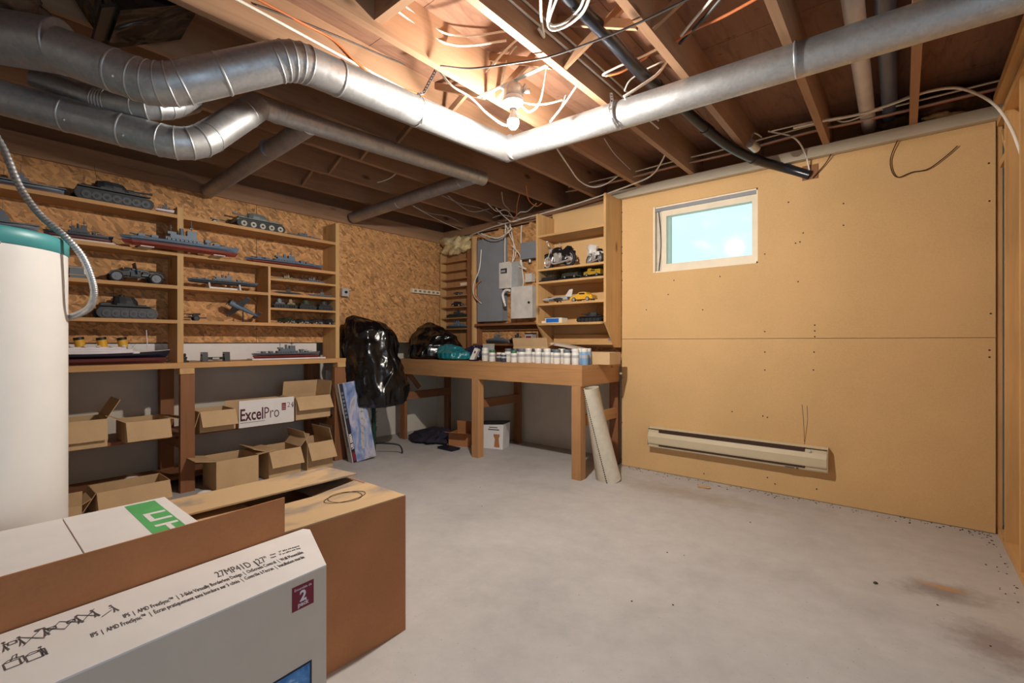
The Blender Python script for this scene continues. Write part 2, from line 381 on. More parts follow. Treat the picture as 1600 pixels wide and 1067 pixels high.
# strand board panels on the left wall
ys = [-3.1, -0.66, 1.78, 4.03]
for a, b in zip(ys, ys[1:]): MB().box(XO-0.012, XO, a+0.0015, b-0.0015, 1.145, 2.40).build('strand_board', M['osb'], wl)
for y in [-2.9+0.6*k for k in range(12)]: MB().box(XL, XO-0.012, y, y+0.04, 1.145, 2.40).build('stud', M['stain_z'], wl)
MB().box(XL, XO+0.02, -3.1, YC, 2.40, 2.47).build('sill_beam', M['joist_y'], wl)
MB().box(XL, XO+0.005, -3.1, YC, 2.47, 2.55).build('sill_beam', M['joist_y'], wl)
MB().box(XL, XL+0.2, -3.1, YC, 2.55, ZS).build('rim_board', M['joist_y'], wl)
MB().box(XO-0.03, XO-0.02, 0.4, 2.36, 0.994, 1.138).build('white_panel', M['paper'], wl)
# strand board on the back wall behind the panels
for a, b in ((-4.52, -3.32), (-3.317, -2.03)): MB().box(a, b, YO, YO+0.012, 0.98, 2.44).build('strand_board', M['osb'], wback)
for x in (-4.5, -4.05, -3.6, -3.15, -2.7, -2.1): MB().box(x, x+0.04, YO+0.012, YC, 0.98, 2.47).build('stud', M['pine_z'], wback)
# tan board sheets, upper one cut round the window
BX0, BX1, SEAM = -2.015, 0.425, 1.178
MB().box(BX0, BX1, YB, YB+0.012, 0.004, SEAM-0.0015).build('fibreboard_sheet', M['fibre'], wback)
u = MB(); u.box(BX0, WX0, YB, YB+0.012, SEAM+0.0015, 2.476); u.box(WX1, BX1, YB, YB+0.012, SEAM+0.0015, 2.476)
u.box(WX0, WX1, YB, YB+0.012, SEAM+0.0015, WZ0); u.box(WX0, WX1, YB, YB+0.012, WZ1, 2.476)
u.build('fibreboard_sheet', M['fibre'], wback)
nl = MB()
for px, py in ((1232,316),(1255,364),(1250,378),(1243,380),(1247,440),(1195,397),(1273,508),(1273,517),(1273,526),(1195,518),(1195,550),(1195,578),(1272,550),(1271,578),(1192,650),(1199,652),(1545,255),(1546,314),(1548,490),(1546,547),(1546,558),(1318,318),(1318,352),(972,332),(972,362),(972,386),(972,396),(972,424),(972,438),(1053,438),(1125,432),(1044,460),(1098,484),(1010,484),(972,590),(972,620),(972,660),(1144,643),(1100,740),(1199,746),(1211,756),(1276,764)):
    p = at(px, py, 1, YB); nl.cyl((p.x, YB+0.004, p.z), (p.x, YB-0.0012, p.z), 0.0055, n=8)
o = nl.build('nail_head', M['heaterdark'], wback); o['kind'] = 'stuff'
cr = MB()
for pts in (((1253,632),(1255,650),(1256,668),(1257,690)), ((1261,634),(1262,655),(1260,672),(1257,694))):
    cr.tube([(at(x, y, 1, YB).x, YB-0.0003, at(x, y, 1, YB).z) for x, y in pts], 0.0016, 5)
cr.build('crack', M['heaterdark'], wback)
# pale plate on top of the tan sheets, rim board behind the joist ends
MB().box(-2.16, XR, YB-0.05, YC, 2.478, 2.552).build('top_plate', M['plate'], wback)
MB().box(XL, -2.16, YO-0.01, YC, 2.46, 2.552).build('top_plate', M['joist_x'], wback)
MB().box(XL, XR, 4.19, YC, ZJ, ZS).build('rim_board', M['joist_x'], wback)
MB().box(BX1+0.005, BX1+0.03, YB+0.012, YB+0.03, 0.0, 2.47).build('backing_board', M['pine_z'], wback)
# daylight window
win = MB()
win.box(WX0-0.004, WX0+0.012, YB-0.004, YC+0.12, WZ0, WZ1); win.box(WX1-0.012, WX1, YB+0.012, YC+0.12, WZ0, WZ1)
win.box(WX0, WX1, YB+0.012, YC+0.12, WZ0, WZ0+0.014); win.box(WX0, WX1, YB+0.012, YC+0.12, WZ1-0.012, WZ1)
w1 = struct(win.build('window_1', M['cream']))
fy0, fy1 = YB+0.035, YB+0.075; ix0, ix1, iz0, iz1 = WX0+0.055, WX1-0.013, WZ0+0.014, WZ1-0.038
MB().box(WX0+0.012, WX1-0.012, YB+0.02, YB+0.09, WZ1-0.038, WZ1-0.012).build('weather_strip', M['panelgrey'], w1, 'grey fibrous strip above the sash')
for (a, b, c, d) in ((ix0, ix0+0.045, iz0, iz1), (ix1-0.036, ix1, iz0, iz1), (ix0+0.045, ix1-0.036, iz0, iz0+0.06), (ix0+0.045, ix1-0.036, iz1-0.05, iz1)):
    MB().box(a, b, fy0, fy1, c, d).build('sash_bar', M['cream'], w1)
MB().box(WX0+0.012, WX0+0.05, fy0+0.01, fy1, iz0, iz1).build('side_jamb', M['stain_off'], w1)
MB().tube(smooth_path([(WX0+0.03, fy0, iz1), (WX0+0.05, fy0-0.006, iz1-0.2), (WX0+0.052, fy0-0.006, iz0+0.2), (WX0+0.03, fy0, iz0)], 5), 0.004, 6).build('pull_cord', M['cabled'], w1)
MB().box(ix0+0.04, ix1-0.03, fy0+0.018, fy0+0.022, iz0+0.05, iz1-0.04).build('pane', M['glass'], w1)
MB().box(WX0, WX1, YC+0.1, YC+0.12, WZ0+0.0, WZ0+0.02).build('outer_sill', M['concrete'], w1)
# joists, subfloor sheets, cross bridging
ceil = struct(MB().box(XL-0.2, XR+0.2, YR-0.2, YC+0.4, ZS+0.018, ZS+0.2).build('ceiling', M['joist_y']))
for i, x in enumerate((-6.0, -3.56, -1.12, 1.32)):
    for j, y in enumerate((-3.4, -2.18, -0.96, 0.26, 1.48, 2.70, 3.92)):
        MB().box(max(x, XL-0.2)+0.002, min(x+2.438, XR+0.2), max(y, YR-0.2)+0.0015, min(y+1.2185, YC+0.3), ZS, ZS+0.018).build('subfloor_sheet', M['ply'], ceil)
jx = [0.05-0.4675*k for k in range(-6, 10)]
for x in jx: MB().box(x-0.02, x+0.02, YR, 4.19, ZJ, ZS).build('joist', M['joist_y'], ceil)
for a, b in zip(jx, jx[1:]):
    hi, lo = a-0.02, b+0.02
    MB().bar((hi, 1.96, ZJ+0.015), (lo, 1.96, ZS-0.02), 0.04, 0.02, (0,1,0)).build('bridging', M['joist_x'], ceil)
    MB().bar((hi, 2.01, ZS-0.02), (lo, 2.01, ZJ+0.015), 0.04, 0.02, (0,1,0)).build('bridging', M['joist_x'], ceil)
for k in range(9):                                       # solid blocks over the left side
    pass
MB().box(jx[10]+0.02, jx[9]-0.02, 1.2, 1.24, ZJ+0.03, ZS).build('blocking', M['joist_x'], ceil)
# open stud partition at the right
ptn = MB().box(BX1+0.01, BX1+0.1, 2.4, YB+0.0, 0, 0.038); ptn = struct(ptn.build('wall_partition', M['pine_y']))
MB().box(BX1+0.005, BX1+0.1, 2.4, YB, 2.44, 2.478).build('top_plate', M['pine_y'], ptn)
MB().box(BX1-0.03, BX1+0.1, 2.4, YB-0.2, 2.50, 2.552).build('header', M['pine_y'], ptn)
for y in (3.80, 3.36, 2.95): MB().box(BX1+0.012, BX1+0.1, y-0.04, y, 0.038, 2.44).build('stud', M['pine_z'], ptn)
MB().box(BX1+0.05, BX1+0.1, YB-0.04, YB, 0.038, 2.44).build('stud', M['pine_z'], ptn)
MB().box(BX1+0.1, BX1+0.112, 2.4, YB, 0.0, 2.44).build('sheathing', M['pine_z'], ptn)
MB().bar((BX1+0.03, 3.81, 2.22), (BX1+0.03, 3.99, 2.40), 0.02, 0.03).build('brace', M['pine_z'], ptn)
MB().box(BX1+0.012, BX1+0.1, 3.80, YB-0.04, 2.18, 2.22).build('blocking', M['pine_y'], ptn)
# crumbs of debris along the foot of the tan wall and partition
cb = MB()
for k in range(220):
    if k < 180: x = rnd.uniform(-2.0, 0.42); y = YB-0.01-abs(rnd.gauss(0, 0.06))
    elif k < 205: x = BX1-0.01-abs(rnd.gauss(0, 0.04)); y = rnd.uniform(3.0, YB)
    else: x = rnd.uniform(-2.6, 0.3); y = rnd.uniform(1.0, 3.6)
    s_ = rnd.uniform(0.002, 0.0055); cb.cbox((x, y, s_*0.3), (s_*rnd.uniform(1, 2.4), s_, s_*0.6), Euler((0, 0, rnd.uniform(0, 3))).to_matrix())
o = cb.build('floor_debris', M['heaterdark']); tag(o, 'dark crumbs of debris scattered on floor along the tan wall', 'debris'); o['kind'] = 'stuff'
p = at(1100, 762, 2, 0); MB().cbox((p.x, p.y, 0.004), (0.09, 0.03, 0.008), Euler((0,0,0.5)).to_matrix()).ball((p.x+0.02, p.y, 0.008), (0.03,0.02,0.008)).build('wood_chip', M['pine_x'])
tag(bpy.data.objects['wood_chip'], 'pale wood splinter on floor below the baseboard heater', 'wood chip')
p = at(1368, 912, 2, 0); c_ = MB().cbox((p.x, p.y, 0.004), (0.016, 0.01, 0.006), Euler((0,0,0.9)).to_matrix()).ball((p.x, p.y, 0.007), (0.007, 0.005, 0.004)).build('mortar_lump', M['olive'])
tag(c_, 'small grey-green lump on open floor near the stain', 'debris')

# ------------------------------------------------------------------ ducts
def duct(name, label, path, r, mat, bend=0.16, rmap=None, gores=4, joints=(), group=None):
    P = [Vector(p) for p in path]
    t = thing(name, label, 'duct', P[0], group=group, world=True)
    pts = [P[0]]; kinds = []
    for i in range(1, len(P)-1):
        a = (P[i-1]-P[i]).normalized(); b = (P[i+1]-P[i]).normalized()
        ang = PI - a.angle(b); cut = min(bend*math.tan(ang/2), 0.45*min((P[i-1]-P[i]).length, (P[i+1]-P[i]).length))
        s_, e_ = P[i]+a*cut, P[i]+b*cut
        pts.append(s_); kinds.append('s')
        for k in range(1, gores+1):
            u_ = k/gores; pts.append(s_*(1-u_)**2 + P[i]*2*u_*(1-u_) + e_*u_*u_); kinds.append('g')
    pts.append(P[-1]); kinds.append('s')
    R = frames(pts, [r]*len(pts), 28)
    # mitre the rings so the gores keep their width
    for i in range(len(pts)-1):
        m_ = MB(); m_.rings([R[i], R[i+1]], True, i == 0, i == len(pts)-2)
        m_.build('pipe_section' if kinds[i] == 's' else 'elbow_gore', mat, t)
    for i in range(1, len(pts)-1):
        T = (pts[i+1]-pts[i-1]).normalized()
        MB().rings(frames([pts[i]-T*0.004, pts[i]-T*0.003, pts[i]+T*0.003, pts[i]+T*0.004], [r*1.0, r*1.035, r*1.035, r*1.0], 28), True).build('seam_bead', mat, t)
    for a_, b_, u_ in joints:
        q = Vector(a_).lerp(Vector(b_), u_); T = (Vector(b_)-Vector(a_)).normalized()
        MB().rings(frames([q-T*0.006, q-T*0.004, q+T*0.004, q+T*0.006], [r*1.0, r*1.03, r*1.03, r*1.0], 28), True).build('joint_ring', mat, t)
        s_ = q+T*0.03+(Vector((0.6, -0.5, -0.5)).normalized())*r; MB().ball(s_, 0.006, 8, 5).build('screw', M['chrome'], t)
    return t
A0, A1, A2, A3, A4 = dp(-140, 40, 1.62), dp(92, 78, 1.75), dp(250, 137, 1.82), dp(456, 92, 2.0), Vector((-2.03, 2.36, 2.435))
Bend = Vector((0.6, 2.53, 2.44))
duct('supply_duct', 'bright galvanised duct with elbows running from upper left corner to the bulb', [A1, A2, A3, A4], 0.08, M['galv'], 0.2,
     joints=((A1, A2, 0.55), (A2, A3, 0.45), (A3, A4, 0.15), (A3, A4, 0.47)))
duct('trunk_duct', 'wide galvanised trunk duct end at the upper left corner', [dp(-260, 30, 1.75), dp(-60, 48, 1.78), dp(98, 74, 1.82)], 0.098, M['galv'], 0.1, joints=((dp(-60, 48, 1.78), dp(98, 74, 1.82), 0.98),))
duct('cross_duct', 'long straight galvanised duct crossing below the joists towards upper right', [A4 + Vector((-0.02, 0.02, 0)), Bend], 0.077, M['galv'], joints=((A4, Bend, 0.02), (A4, Bend, 0.63), (A4, Bend, 0.30)))
MB_ = MB()
C0, C1, C2, C3 = dp(-120, 120, 1.9), dp(300, 232, 2.16), dp(402, 166, 2.5), Vector((-2.6, 2.70, 2.468))
duct('lower_duct', 'galvanised duct dipping low over the left shelves with a sharp elbow', [C0, C1, C2 + Vector((0, 0, 0.0))], 0.072, M['galv'], 0.16, joints=((C0, C1, 0.72), (C0, C1, 0.5), (C1, C2, 0.8)))
duct('branch_main_duct', 'dull narrow duct running parallel behind the bright one', [C2 + Vector((0.01, -0.04, 0)), C2 + Vector((0.0, 0.10, 0)), C3 + Vector((0, 0.05, 0))], 0.054, M['galv'], 0.12, joints=((C2, C3, 0.08), (C2, C3, 0.97)))
f1 = C2.lerp(C3, 0.17); f2 = C3 + Vector((0, -0.06, -0.01))
duct('wall_branch_duct', 'dark branch duct slanting to left wall above the middle of shelves', [f1 + Vector((0.0, 0.0, -0.012)), Vector((-4.46, f1.y+0.05, 2.415))], 0.056, M['galv_old'], joints=((f1, Vector((-4.46, f1.y, 2.41)), 0.1), (f1, Vector((-4.46, f1.y, 2.41)), 0.3)))
duct('wall_branch_duct', 'dark branch duct slanting to left wall above the bare strand board', [f2, Vector((-4.46, 2.72, 2.465))], 0.056, M['galv_old'], joints=((f2, Vector((-4.46, 2.72, 2.46)), 0.08), (f2, Vector((-4.46, 2.72, 2.46)), 0.55)))
duct('short_duct', 'small pale duct length tucked under the supply duct elbow', [dp(60, 125, 2.05), dp(160, 158, 2.06), dp(250, 172, 2.1), dp(300, 160, 2.3)], 0.05, M['galv'], 0.15, joints=((dp(60, 125, 2.05), dp(250, 172, 2.1), 0.62),))
# perforated hanger straps
def strap(label, pts, wd=0.018):
    t = thing('hanger_strap', label, 'strap', pts[0], world=True); P = [Vector(p) for p in pts]
    for a, b in zip(P, P[1:]):
        L = (b-a).length; n = max(1, int(L/0.022)); T = (b-a)/L; sd = T.cross(Vector((0.5, -0.6, 0))).normalized()
        m_ = MB()
        for q in (-1, 1): m_.bar(a+sd*q*wd*0.36, b+sd*q*wd*0.36, 0.005, 0.0016, (0.7, -0.7, 0))
        for k in range(n+1): m_.bar(a+(b-a)*(k/n)-sd*wd*0.4, a+(b-a)*(k/n)+sd*wd*0.4, 0.008, 0.0016, (0.7, -0.7, 0))
        m_.build('strap_length', M['galv'], t)
    return t
q = A3.lerp(A4, 0.47); strap('perforated steel strap holding the bright duct to a joist', [dp(691, 84, 2.62), dp(684, 104, 2.6), dp(662, 145, 2.5), q + Vector((0.06, -0.03, 0.06)), q + Vector((0.075, -0.02, -0.02)), q + Vector((0.04, 0, -0.075))])
q = A4.lerp(Bend, 0.30); strap('perforated steel strap round the straight cross duct', [q+Vector((-0.02, -0.03, 0.115)), q+Vector((0, -0.06, 0.065)), q+Vector((0.0, -0.084, 0)), q+Vector((0.01, -0.055, -0.062)), q+Vector((0.02, 0.0, -0.083))])
# pipes
def pipe(name, label, pts, r, mat, sub=6, bands=()):
    t = thing(name, label, 'pipe', pts[0], world=True); P = smooth_path(pts, sub)
    MB().tube(P, r, 20).build('pipe_body', mat, t)
    for k in bands:
        i = int(k*(len(P)-2)); T = (P[i+1]-P[i]).normalized(); MB().cyl(P[i]-T*0.03, P[i]+T*0.03, r*1.12, n=20).build('coupling', mat, t)
    return t
pe = at(1266, 274, 1, YB)
pipe('drain_pipe', 'black plastic drain pipe snaking between joists into the tan wall', [dp(860, -45, 1.9), dp(897, 2, 2.06), dp(955, 62, 2.3), dp(1000, 112, 2.6), dp(1045, 150, 2.85), dp(1090, 190, 3.08), dp(1135, 226, 3.28), dp(1180, 249, 3.42), dp(1225, 262, 3.5), pe + Vector((0, 0.0, 0))], 0.033, M['abs'], 6, (0.42, 0.62, 0.8))
MB().box(pe.x-0.05, pe.x+0.05, YB-0.004, YB+0.01, pe.z-0.03, pe.z+0.075).build('pipe_hole', M['stain_z'], wback)
pipe('vent_pipe', 'white plastic pipe running between joists at upper right', [(-0.15, 1.0, 2.66), (-0.17, 2.5, 2.66), (-0.185, 4.185, 2.665)], 0.042, M['pvc'], 3)
pipe('water_main_pipe', 'dark blue-grey pipe beside the white pipe at upper right', [(-0.055, 1.0, 2.68), (-0.06, 2.5, 2.68), (-0.07, 4.185, 2.685)], 0.042, M['greypipe'], 3)
# black wrapped box at the upper left corner
t = thing('wrapped_box', 'black plastic wrapped box between joists at the upper left corner', 'box', dp(200, 20, 1.9), world=True)
a = dp(175, 45, 1.9); b = dp(275, 25, 2.05)
MB().bar(dp(150, 6, 1.9), dp(276, -4, 2.1), 0.36, 0.2).build('box_body', M['bag'], t); MB().bar(dp(150, 38, 1.88), dp(278, 26, 2.08), 0.3, 0.012).build('bottom_edge', M['black'], t)

# ------------------------------------------------------------------ wires
def cable(label, pts, r=0.005, mat='cablew', name='cable', cat='cable', group=None, sub=7):
    o = MB().tube(smooth_path(pts, sub), r, 7).build(name, M[mat]); return tag(o, label, cat, group)
Z = 2.53
def zc(px, py, z=Z): return at(px, py, 2, z)
cable('dark cable stretched from hanger strap across the joists to top edge', [zc(688,103), zc(735,107,2.55), zc(800,99), zc(860,88), zc(935,62), zc(1000,35), zc(1080,-4)], 0.005, 'cabled')
cable('white cable drooping from the hanger strap to the bulb holder', [dp(684,108,2.6), dp(705,133,2.58), dp(735,152,2.58), dp(762,178,2.58), dp(792,196,2.62), dp(806,176,2.66)], 0.006)
cable('white cable looping below joist right of the bulb holder', [dp(812,158,2.6), dp(818,168,2.56), dp(828,174,2.54), dp(842,163,2.52), dp(850,135,2.5), dp(856,92,2.5)], 0.006)
cable('short white cable from bulb holder to the next joist', [dp(815,158,2.6), dp(832,163,2.58), dp(855,162,2.58), dp(878,156,2.6)], 0.0055)
cable('white cable bent in a narrow loop right of the bulb', [dp(900,136,2.6), dp(880,165,2.62), dp(860,190,2.65), dp(876,170,2.7), dp(884,150,2.75)], 0.006)
cable('white cable hung over the joist above the bulb, outer run', [dp(748,121,2.65), dp(762,110,2.62), dp(785,84,2.55), dp(808,62,2.5), dp(830,50,2.5)], 0.006)
cable('white cable hung over the joist above the bulb, inner run', [dp(750,120,2.7), dp(772,100,2.65), dp(795,74,2.6), dp(818,58,2.55), dp(838,52,2.5)], 0.006)
cable('thin white wire dropping from joist to the bulb holder', [dp(818,60,2.6), dp(796,85,2.58), dp(788,112,2.56), dp(783,135,2.58), dp(790,142,2.6)], 0.005)
cable('white cable coiled at top edge above the black pipe', [zc(845,-8,2.62), zc(846,30,2.62), zc(850,58,2.62), zc(842,45,2.6)], 0.007)
cable('white cable loop swinging right at top edge beside black pipe', [zc(862,-6,2.6), zc(856,30,2.6), zc(862,46,2.58), zc(885,40,2.58), zc(910,20,2.58), zc(922,-6,2.58)], 0.007)
cable('white cable lying closest to the black pipe at top edge', [zc(872,-8,2.6), zc(858,36,2.6), zc(880,36,2.6), zc(905,14,2.6), zc(914,-8,2.6)], 0.006)
cable('white cable folded in a long loop under the second joist', [dp(1032,74,2.5), dp(1000,90,2.52), dp(968,103,2.54), dp(942,117,2.56), dp(970,112,2.6), dp(1010,90,2.7)], 0.0065)
cable('orange cable folded beside the long white loop', [dp(1030,72,2.55), dp(1005,92,2.55), dp(972,112,2.56), dp(946,119,2.58)], 0.006, 'cableo')
cable('thick white cable tail hanging under the second joist', [dp(1044,92,2.62), dp(1028,115,2.6), dp(1000,135,2.58), dp(975,151,2.58)], 0.0085)
cable('thin white wire arching behind the thick white tail', [dp(1043,93,2.66), dp(1010,108,2.68), dp(985,125,2.7), dp(976,142,2.7)], 0.005)
cable('white cable rising to top edge beside the third joist, left of pair', [zc(1064,56,2.62), zc(1085,30,2.62), zc(1116,-6,2.62)], 0.007)
cable('dark cable rising to top edge beside the third joist', [zc(1062,68,2.62), zc(1095,34,2.62), zc(1130,-6,2.62)], 0.008, 'cabled')
cable('orange cable rising to top edge beside the third joist', [zc(1056,64,2.62), zc(1080,48,2.62), zc(1130,26,2.62), zc(1185,-4,2.62)], 0.007, 'cableo')
JX = -2.285+0.026
cable('white cable stapled along the lit joist above the bright duct', [at(300,-38,0,JX), at(400,15,0,JX), at(560,102,0,JX), at(668,158,0,JX), at(790,216,0,JX)], 0.007)
cable('orange cable sagging across the lit joist face', [at(398,-4,0,JX), at(470,35,0,JX), at(520,62,0,JX), at(560,100,0,JX+0.01), at(600,128,0,JX+0.01), at(665,150,0,JX)], 0.006, 'cableo')
cable('thin dark wire running along the lit joist face', [at(400,8,0,JX), at(460,30,0,JX), at(540,62,0,JX), at(610,92,0,JX), at(680,118,0,JX)], 0.004, 'cabled')
J2 = -1.353+0.026
for k, (dz, nm) in enumerate(((0, 'lower'), (0.055, 'upper'))):
    cable('white cable run along the joist left of black pipe, %s of two' % nm, [(J2, 0.6, 2.66+dz), (J2, 1.6, 2.655+dz), (J2+0.01, 2.2, 2.65+dz), (J2, 3.2, 2.66+dz)], 0.006)
J3 = -1.82+0.026
for k, (dz, nm) in enumerate(((0.07, 'lower'), (0.12, 'upper'))):
    cable('white cable run along the pale joist near top edge, %s of two' % nm, [(J3, 0.6, 2.62+dz), (J3, 1.2, 2.62+dz), (J3, 1.62, 2.61+dz), (J3+0.2, 1.86, 2.66+dz)], 0.006)
cable('long white cable strung from the panel corner past the bookcase top', [zc(725,372,2.44), zc(760,358,2.47), zc(800,346,2.47), zc(860,330,2.47), zc(920,312,2.5), zc(985,289,2.52), zc(1020,272,2.53), zc(1040,240,2.58)], 0.0065)
cable('white cable sagging below the joists left of window', [zc(870,232,2.6), zc(890,262,2.55), zc(905,282,2.53), zc(925,292,2.5), zc(945,288,2.52), zc(965,275,2.58)], 0.006)
cable('thin grey wire hanging from the cross duct', [zc(944,216,2.55), zc(960,240,2.6), zc(985,265,2.62)], 0.004, 'cableg')
for k, (z0, m_, lb) in enumerate(((2.60, 'cableg', 'grey cable running along the rim above tan wall, lowest'), (2.66, 'cablew', 'white cable running along the rim above tan wall, middle'), (2.63, 'cableo', 'orange cable running along the rim above tan wall'))):
    cable(lb, [(-2.5, 3.80+0.05*k, z0), (-1.9, 3.78+0.05*k, z0-0.02), (-1.5, 3.84+0.05*k, z0+0.01), (-1.0, 3.80+0.05*k, z0-0.01), (-0.5, 3.84+0.05*k, z0+0.02), (0.0, 3.82+0.05*k, z0), (1.6, 3.82+0.05*k, z0)], 0.006, m_)
cable('white cable arching over the plate and down the stud at right edge', [dp(1240,200,3.05), dp(1290,188,3.0), dp(1345,178,2.9), dp(1400,160,2.8), dp(1450,143,2.72), dp(1500,138,2.66), dp(1550,160,2.6), dp(1580,200,2.5), dp(1602,260,2.42)], 0.008)
cable('thin white wire sagging below the pipe pair at upper right', [dp(1205,205,3.2), dp(1290,186,3.15), dp(1320,190,3.05), dp(1360,176,3.0), dp(1420,150,2.95)], 0.005)
cable('white cable dropping beside the black pipe end into the wall', [at(1200,205,1,3.8), at(1240,215,1,3.85), at(1258,240,1,3.95), at(1266,272,1,4.01)], 0.006)
cable('thin brown wire curling loose on the tan wall at right', [at(1424,186,1,YB-0.04), at(1405,215,1,YB-0.02), at(1392,245,1,YB-0.012), at(1393,266,1,YB-0.012), at(1403,277,1,YB-0.012), at(1425,269,1,YB-0.012), at(1450,264,1,YB-0.012), at(1478,244,1,YB-0.012), at(1496,228,1,YB-0.012)], 0.0032, 'heaterdark', 'wire', 'wire')
cable('thin brown wire beside the black pipe end on tan wall', [at(1300,238,1,YB-0.03), at(1290,255,1,YB-0.015), at(1270,278,1,YB-0.01)], 0.0035, 'heaterdark', 'wire', 'wire')
o = MB().cyl(dp(1172, 224, 3.2), dp(1182, 232, 3.25), 0.03, n=16).tube(smooth_path([dp(1172,224,3.2), dp(1178,208,3.22), dp(1190,214,3.25)], 5), 0.006, 7).build('metal_clip', M['galv']); tag(o, 'shiny metal clamp at a joist end beside the black pipe', 'clamp')
# hanging tangle above the electric panel
for k, (pts, lb) in enumerate(((((778,348),(790,352),(797,368),(806,392),(800,412)), 'white cable falling from tangle to the meter box, left'), (((796,345),(799,362),(803,388),(800,412)), 'white cable falling straight to the meter box top'), (((815,352),(814,380),(815,412),(818,440),(815,452)), 'white cable falling past meter box to the white box'), (((790,350),(789,380),(789,412)), 'white cable falling to left edge of meter box'), (((800,384),(812,398),(814,414),(822,420),(810,416)), 'white cable looping right of the meter box'))):
    cable(lb, [at(x, y, 1, YO-0.05-0.008*k) for x, y in pts], 0.006)
for k, (pts, mt, lb) in enumerate(((((752,390),(749,420),(740,445),(741,462),(752,474)), 'cablew', 'white cable bowing out left of the grey panel'), (((752,438),(744,446),(742,460),(750,470)), 'cableo', 'orange cable bowing out left of the grey panel'), (((752,365),(775,372),(790,366),(800,356)), 'cablew', 'white cable crossing above the grey panel'), (((745,363),(765,375),(785,372),(797,352)), 'cableg', 'grey cable crossing above the grey panel'))):
    cable(lb, [at(x, y, 1, YO-0.13-0.012*k) for x, y in pts], 0.0065, mt)
cable('thin white wire sagging between far joists above panel', [zc(690,305,2.6), zc(720,318,2.58), zc(750,325,2.6), zc(770,335,2.6)], 0.005, 'cableg')
cable('white wire sagging under the far joists left of tangle', [zc(700,306,2.56), zc(735,330,2.53), zc(765,326,2.56)], 0.005, 'cableg')
cable('pale wire twisted above the tangle of cables', [zc(775,325,2.5), zc(790,340,2.47), zc(802,346,2.46), zc(830,338,2.5)], 0.005)
cable('brown wire dropping into the tangle of cables', [zc(812,302,2.56), zc(808,320,2.52), zc(806,338,2.48), zc(798,346,2.46)], 0.0045, 'cableo')
cable('white cable stapled across far joists behind second branch duct', [zc(590,285,2.53), zc(606,280,2.53), zc(618,272,2.53)], 0.005)

for k, (pts, mt, lb) in enumerate((
    (((762,318),(776,330),(790,328),(800,338),(806,350)), 'cablew', 'white wire curling down into the cable tangle from the left'),
    (((838,318),(824,330),(812,332),(803,344),(808,356)), 'cablew', 'white wire curling down into the cable tangle from the right'),
    (((784,300),(787,318),(796,330),(790,345)), 'cableg', 'grey wire hanging into the cable tangle near the branch duct'),
    (((822,290),(826,312),(838,322),(846,318)), 'cableo', 'orange wire drooping between far joists right of the tangle'),
    (((770,340),(785,336),(805,340),(830,346),(836,352)), 'cableg', 'grey wire running level through the cable tangle'))):
    cable(lb, [zc(x, y, 2.52-0.008*k) for x, y in pts], 0.005, mt)
cable('pale wire looping between joists below the second branch duct', [zc(640,318,2.56), zc(668,332,2.53), zc(700,338,2.55), zc(716,346,2.56)], 0.0045, 'cableg')
cable('white wire strung along the far joist bottoms left of tangle', [zc(646,322,2.545), zc(690,346,2.54), zc(728,362,2.54)], 0.0045)
# ------------------------------------------------------------------ bulb
BP = dp(802, 192, 2.5)
t = thing('ceiling_bulb', 'lit bare bulb in a white porcelain holder under joists', 'lamp', BP + Vector((0, 0, 0.2)), world=True)
bx, by, bz = BP
MB().lathe([(0.0, -0.036), (0.013, -0.033), (0.025, -0.02), (0.0305, -0.002), (0.0302, 0.006), (0.0285, 0.014)], 16, (bx, by, bz)).build('bulb', M['glow'], t)
MB().lathe([(0.0288, 0.0142), (0.027, 0.024), (0.019, 0.044), (0.015, 0.056)], 16, (bx, by, bz)).build('added_shade_collar', M['white'], t)  # opaque collar added to cut the bulb's upward light on the joists
MB().lathe([(0.0145, 0.055), (0.0145, 0.078)], 16, (bx, by, bz)).build('screw_base', M['chrome'], t)
MB().lathe([(0.022, 0.072), (0.026, 0.078), (0.026, 0.095), (0.05, 0.10), (0.056, 0.108), (0.056, 0.128), (0.05, 0.134)], 26, (bx, by, bz)).build('porcelain_holder', M['white'], t)
MB().lathe([(0.05, 0.134), (0.052, 0.138), (0.052, 0.19), (0.05, 0.194)], 8, (bx, by, bz)).build('junction_box', M['galv'], t)
MB().box(bx-0.26, bx+0.22, by-0.012, by+0.012, ZJ-0.006, ZJ-0.001).box(bx-0.02, bx+0.02, by-0.02, by+0.02, bz+0.19, ZJ-0.005).build('mount_bar', M['galv'], t)
MB().cyl((bx+0.05, by+0.02, bz+0.16), (bx+0.085, by+0.035, bz+0.155), 0.012, n=10).cyl((bx+0.03, by+0.04, bz+0.18), (bx+0.045, by+0.05, bz+0.21), 0.008, n=8).build('cable_clamp', M['galv'], t)

# ------------------------------------------------------------------ left shelving
XF = -4.28
SA, SB, SCZ, SD, SL = 2.13, 1.84, 1.585, 1.32, 0.992
yU0, yU1, yU2 = yx(282, XF), yx(527.5, XF), yx(421, XF)
t = thing('display_shelving', 'pine wall shelving with ledge along the strand board wall', 'shelving', (-4.45, 1.2, 0), world=True)
Y0 = -1.2
for z in (SA, SB, SCZ, SD): 
    for a, b in ((Y0, yU0-0.02), (yU0+0.02, yU1-0.02)):
        if z == SCZ and b > 2: 
            MB().box(XO, XF, a, yU2-0.01, z-0.024, z).build('shelf', M['shelfboard'], t); MB().box(XO, XF, yU2+0.01, b, z-0.02, z).build('shelf', M['shelfboard'], t)
        else: MB().box(XO, XF, a, b, z-0.026, z).build('shelf', M['shelfboard'], t)
for z in (1.715, 1.455): MB().box(XO, XF, yU2+0.01, yU1-0.02, z-0.018, z).build('shelf', M['shelfboard'], t)
MB().box(XO, XF, yU0-0.02, yU0+0.02, SL, 2.19).build('upright', M['pine_z'], t)
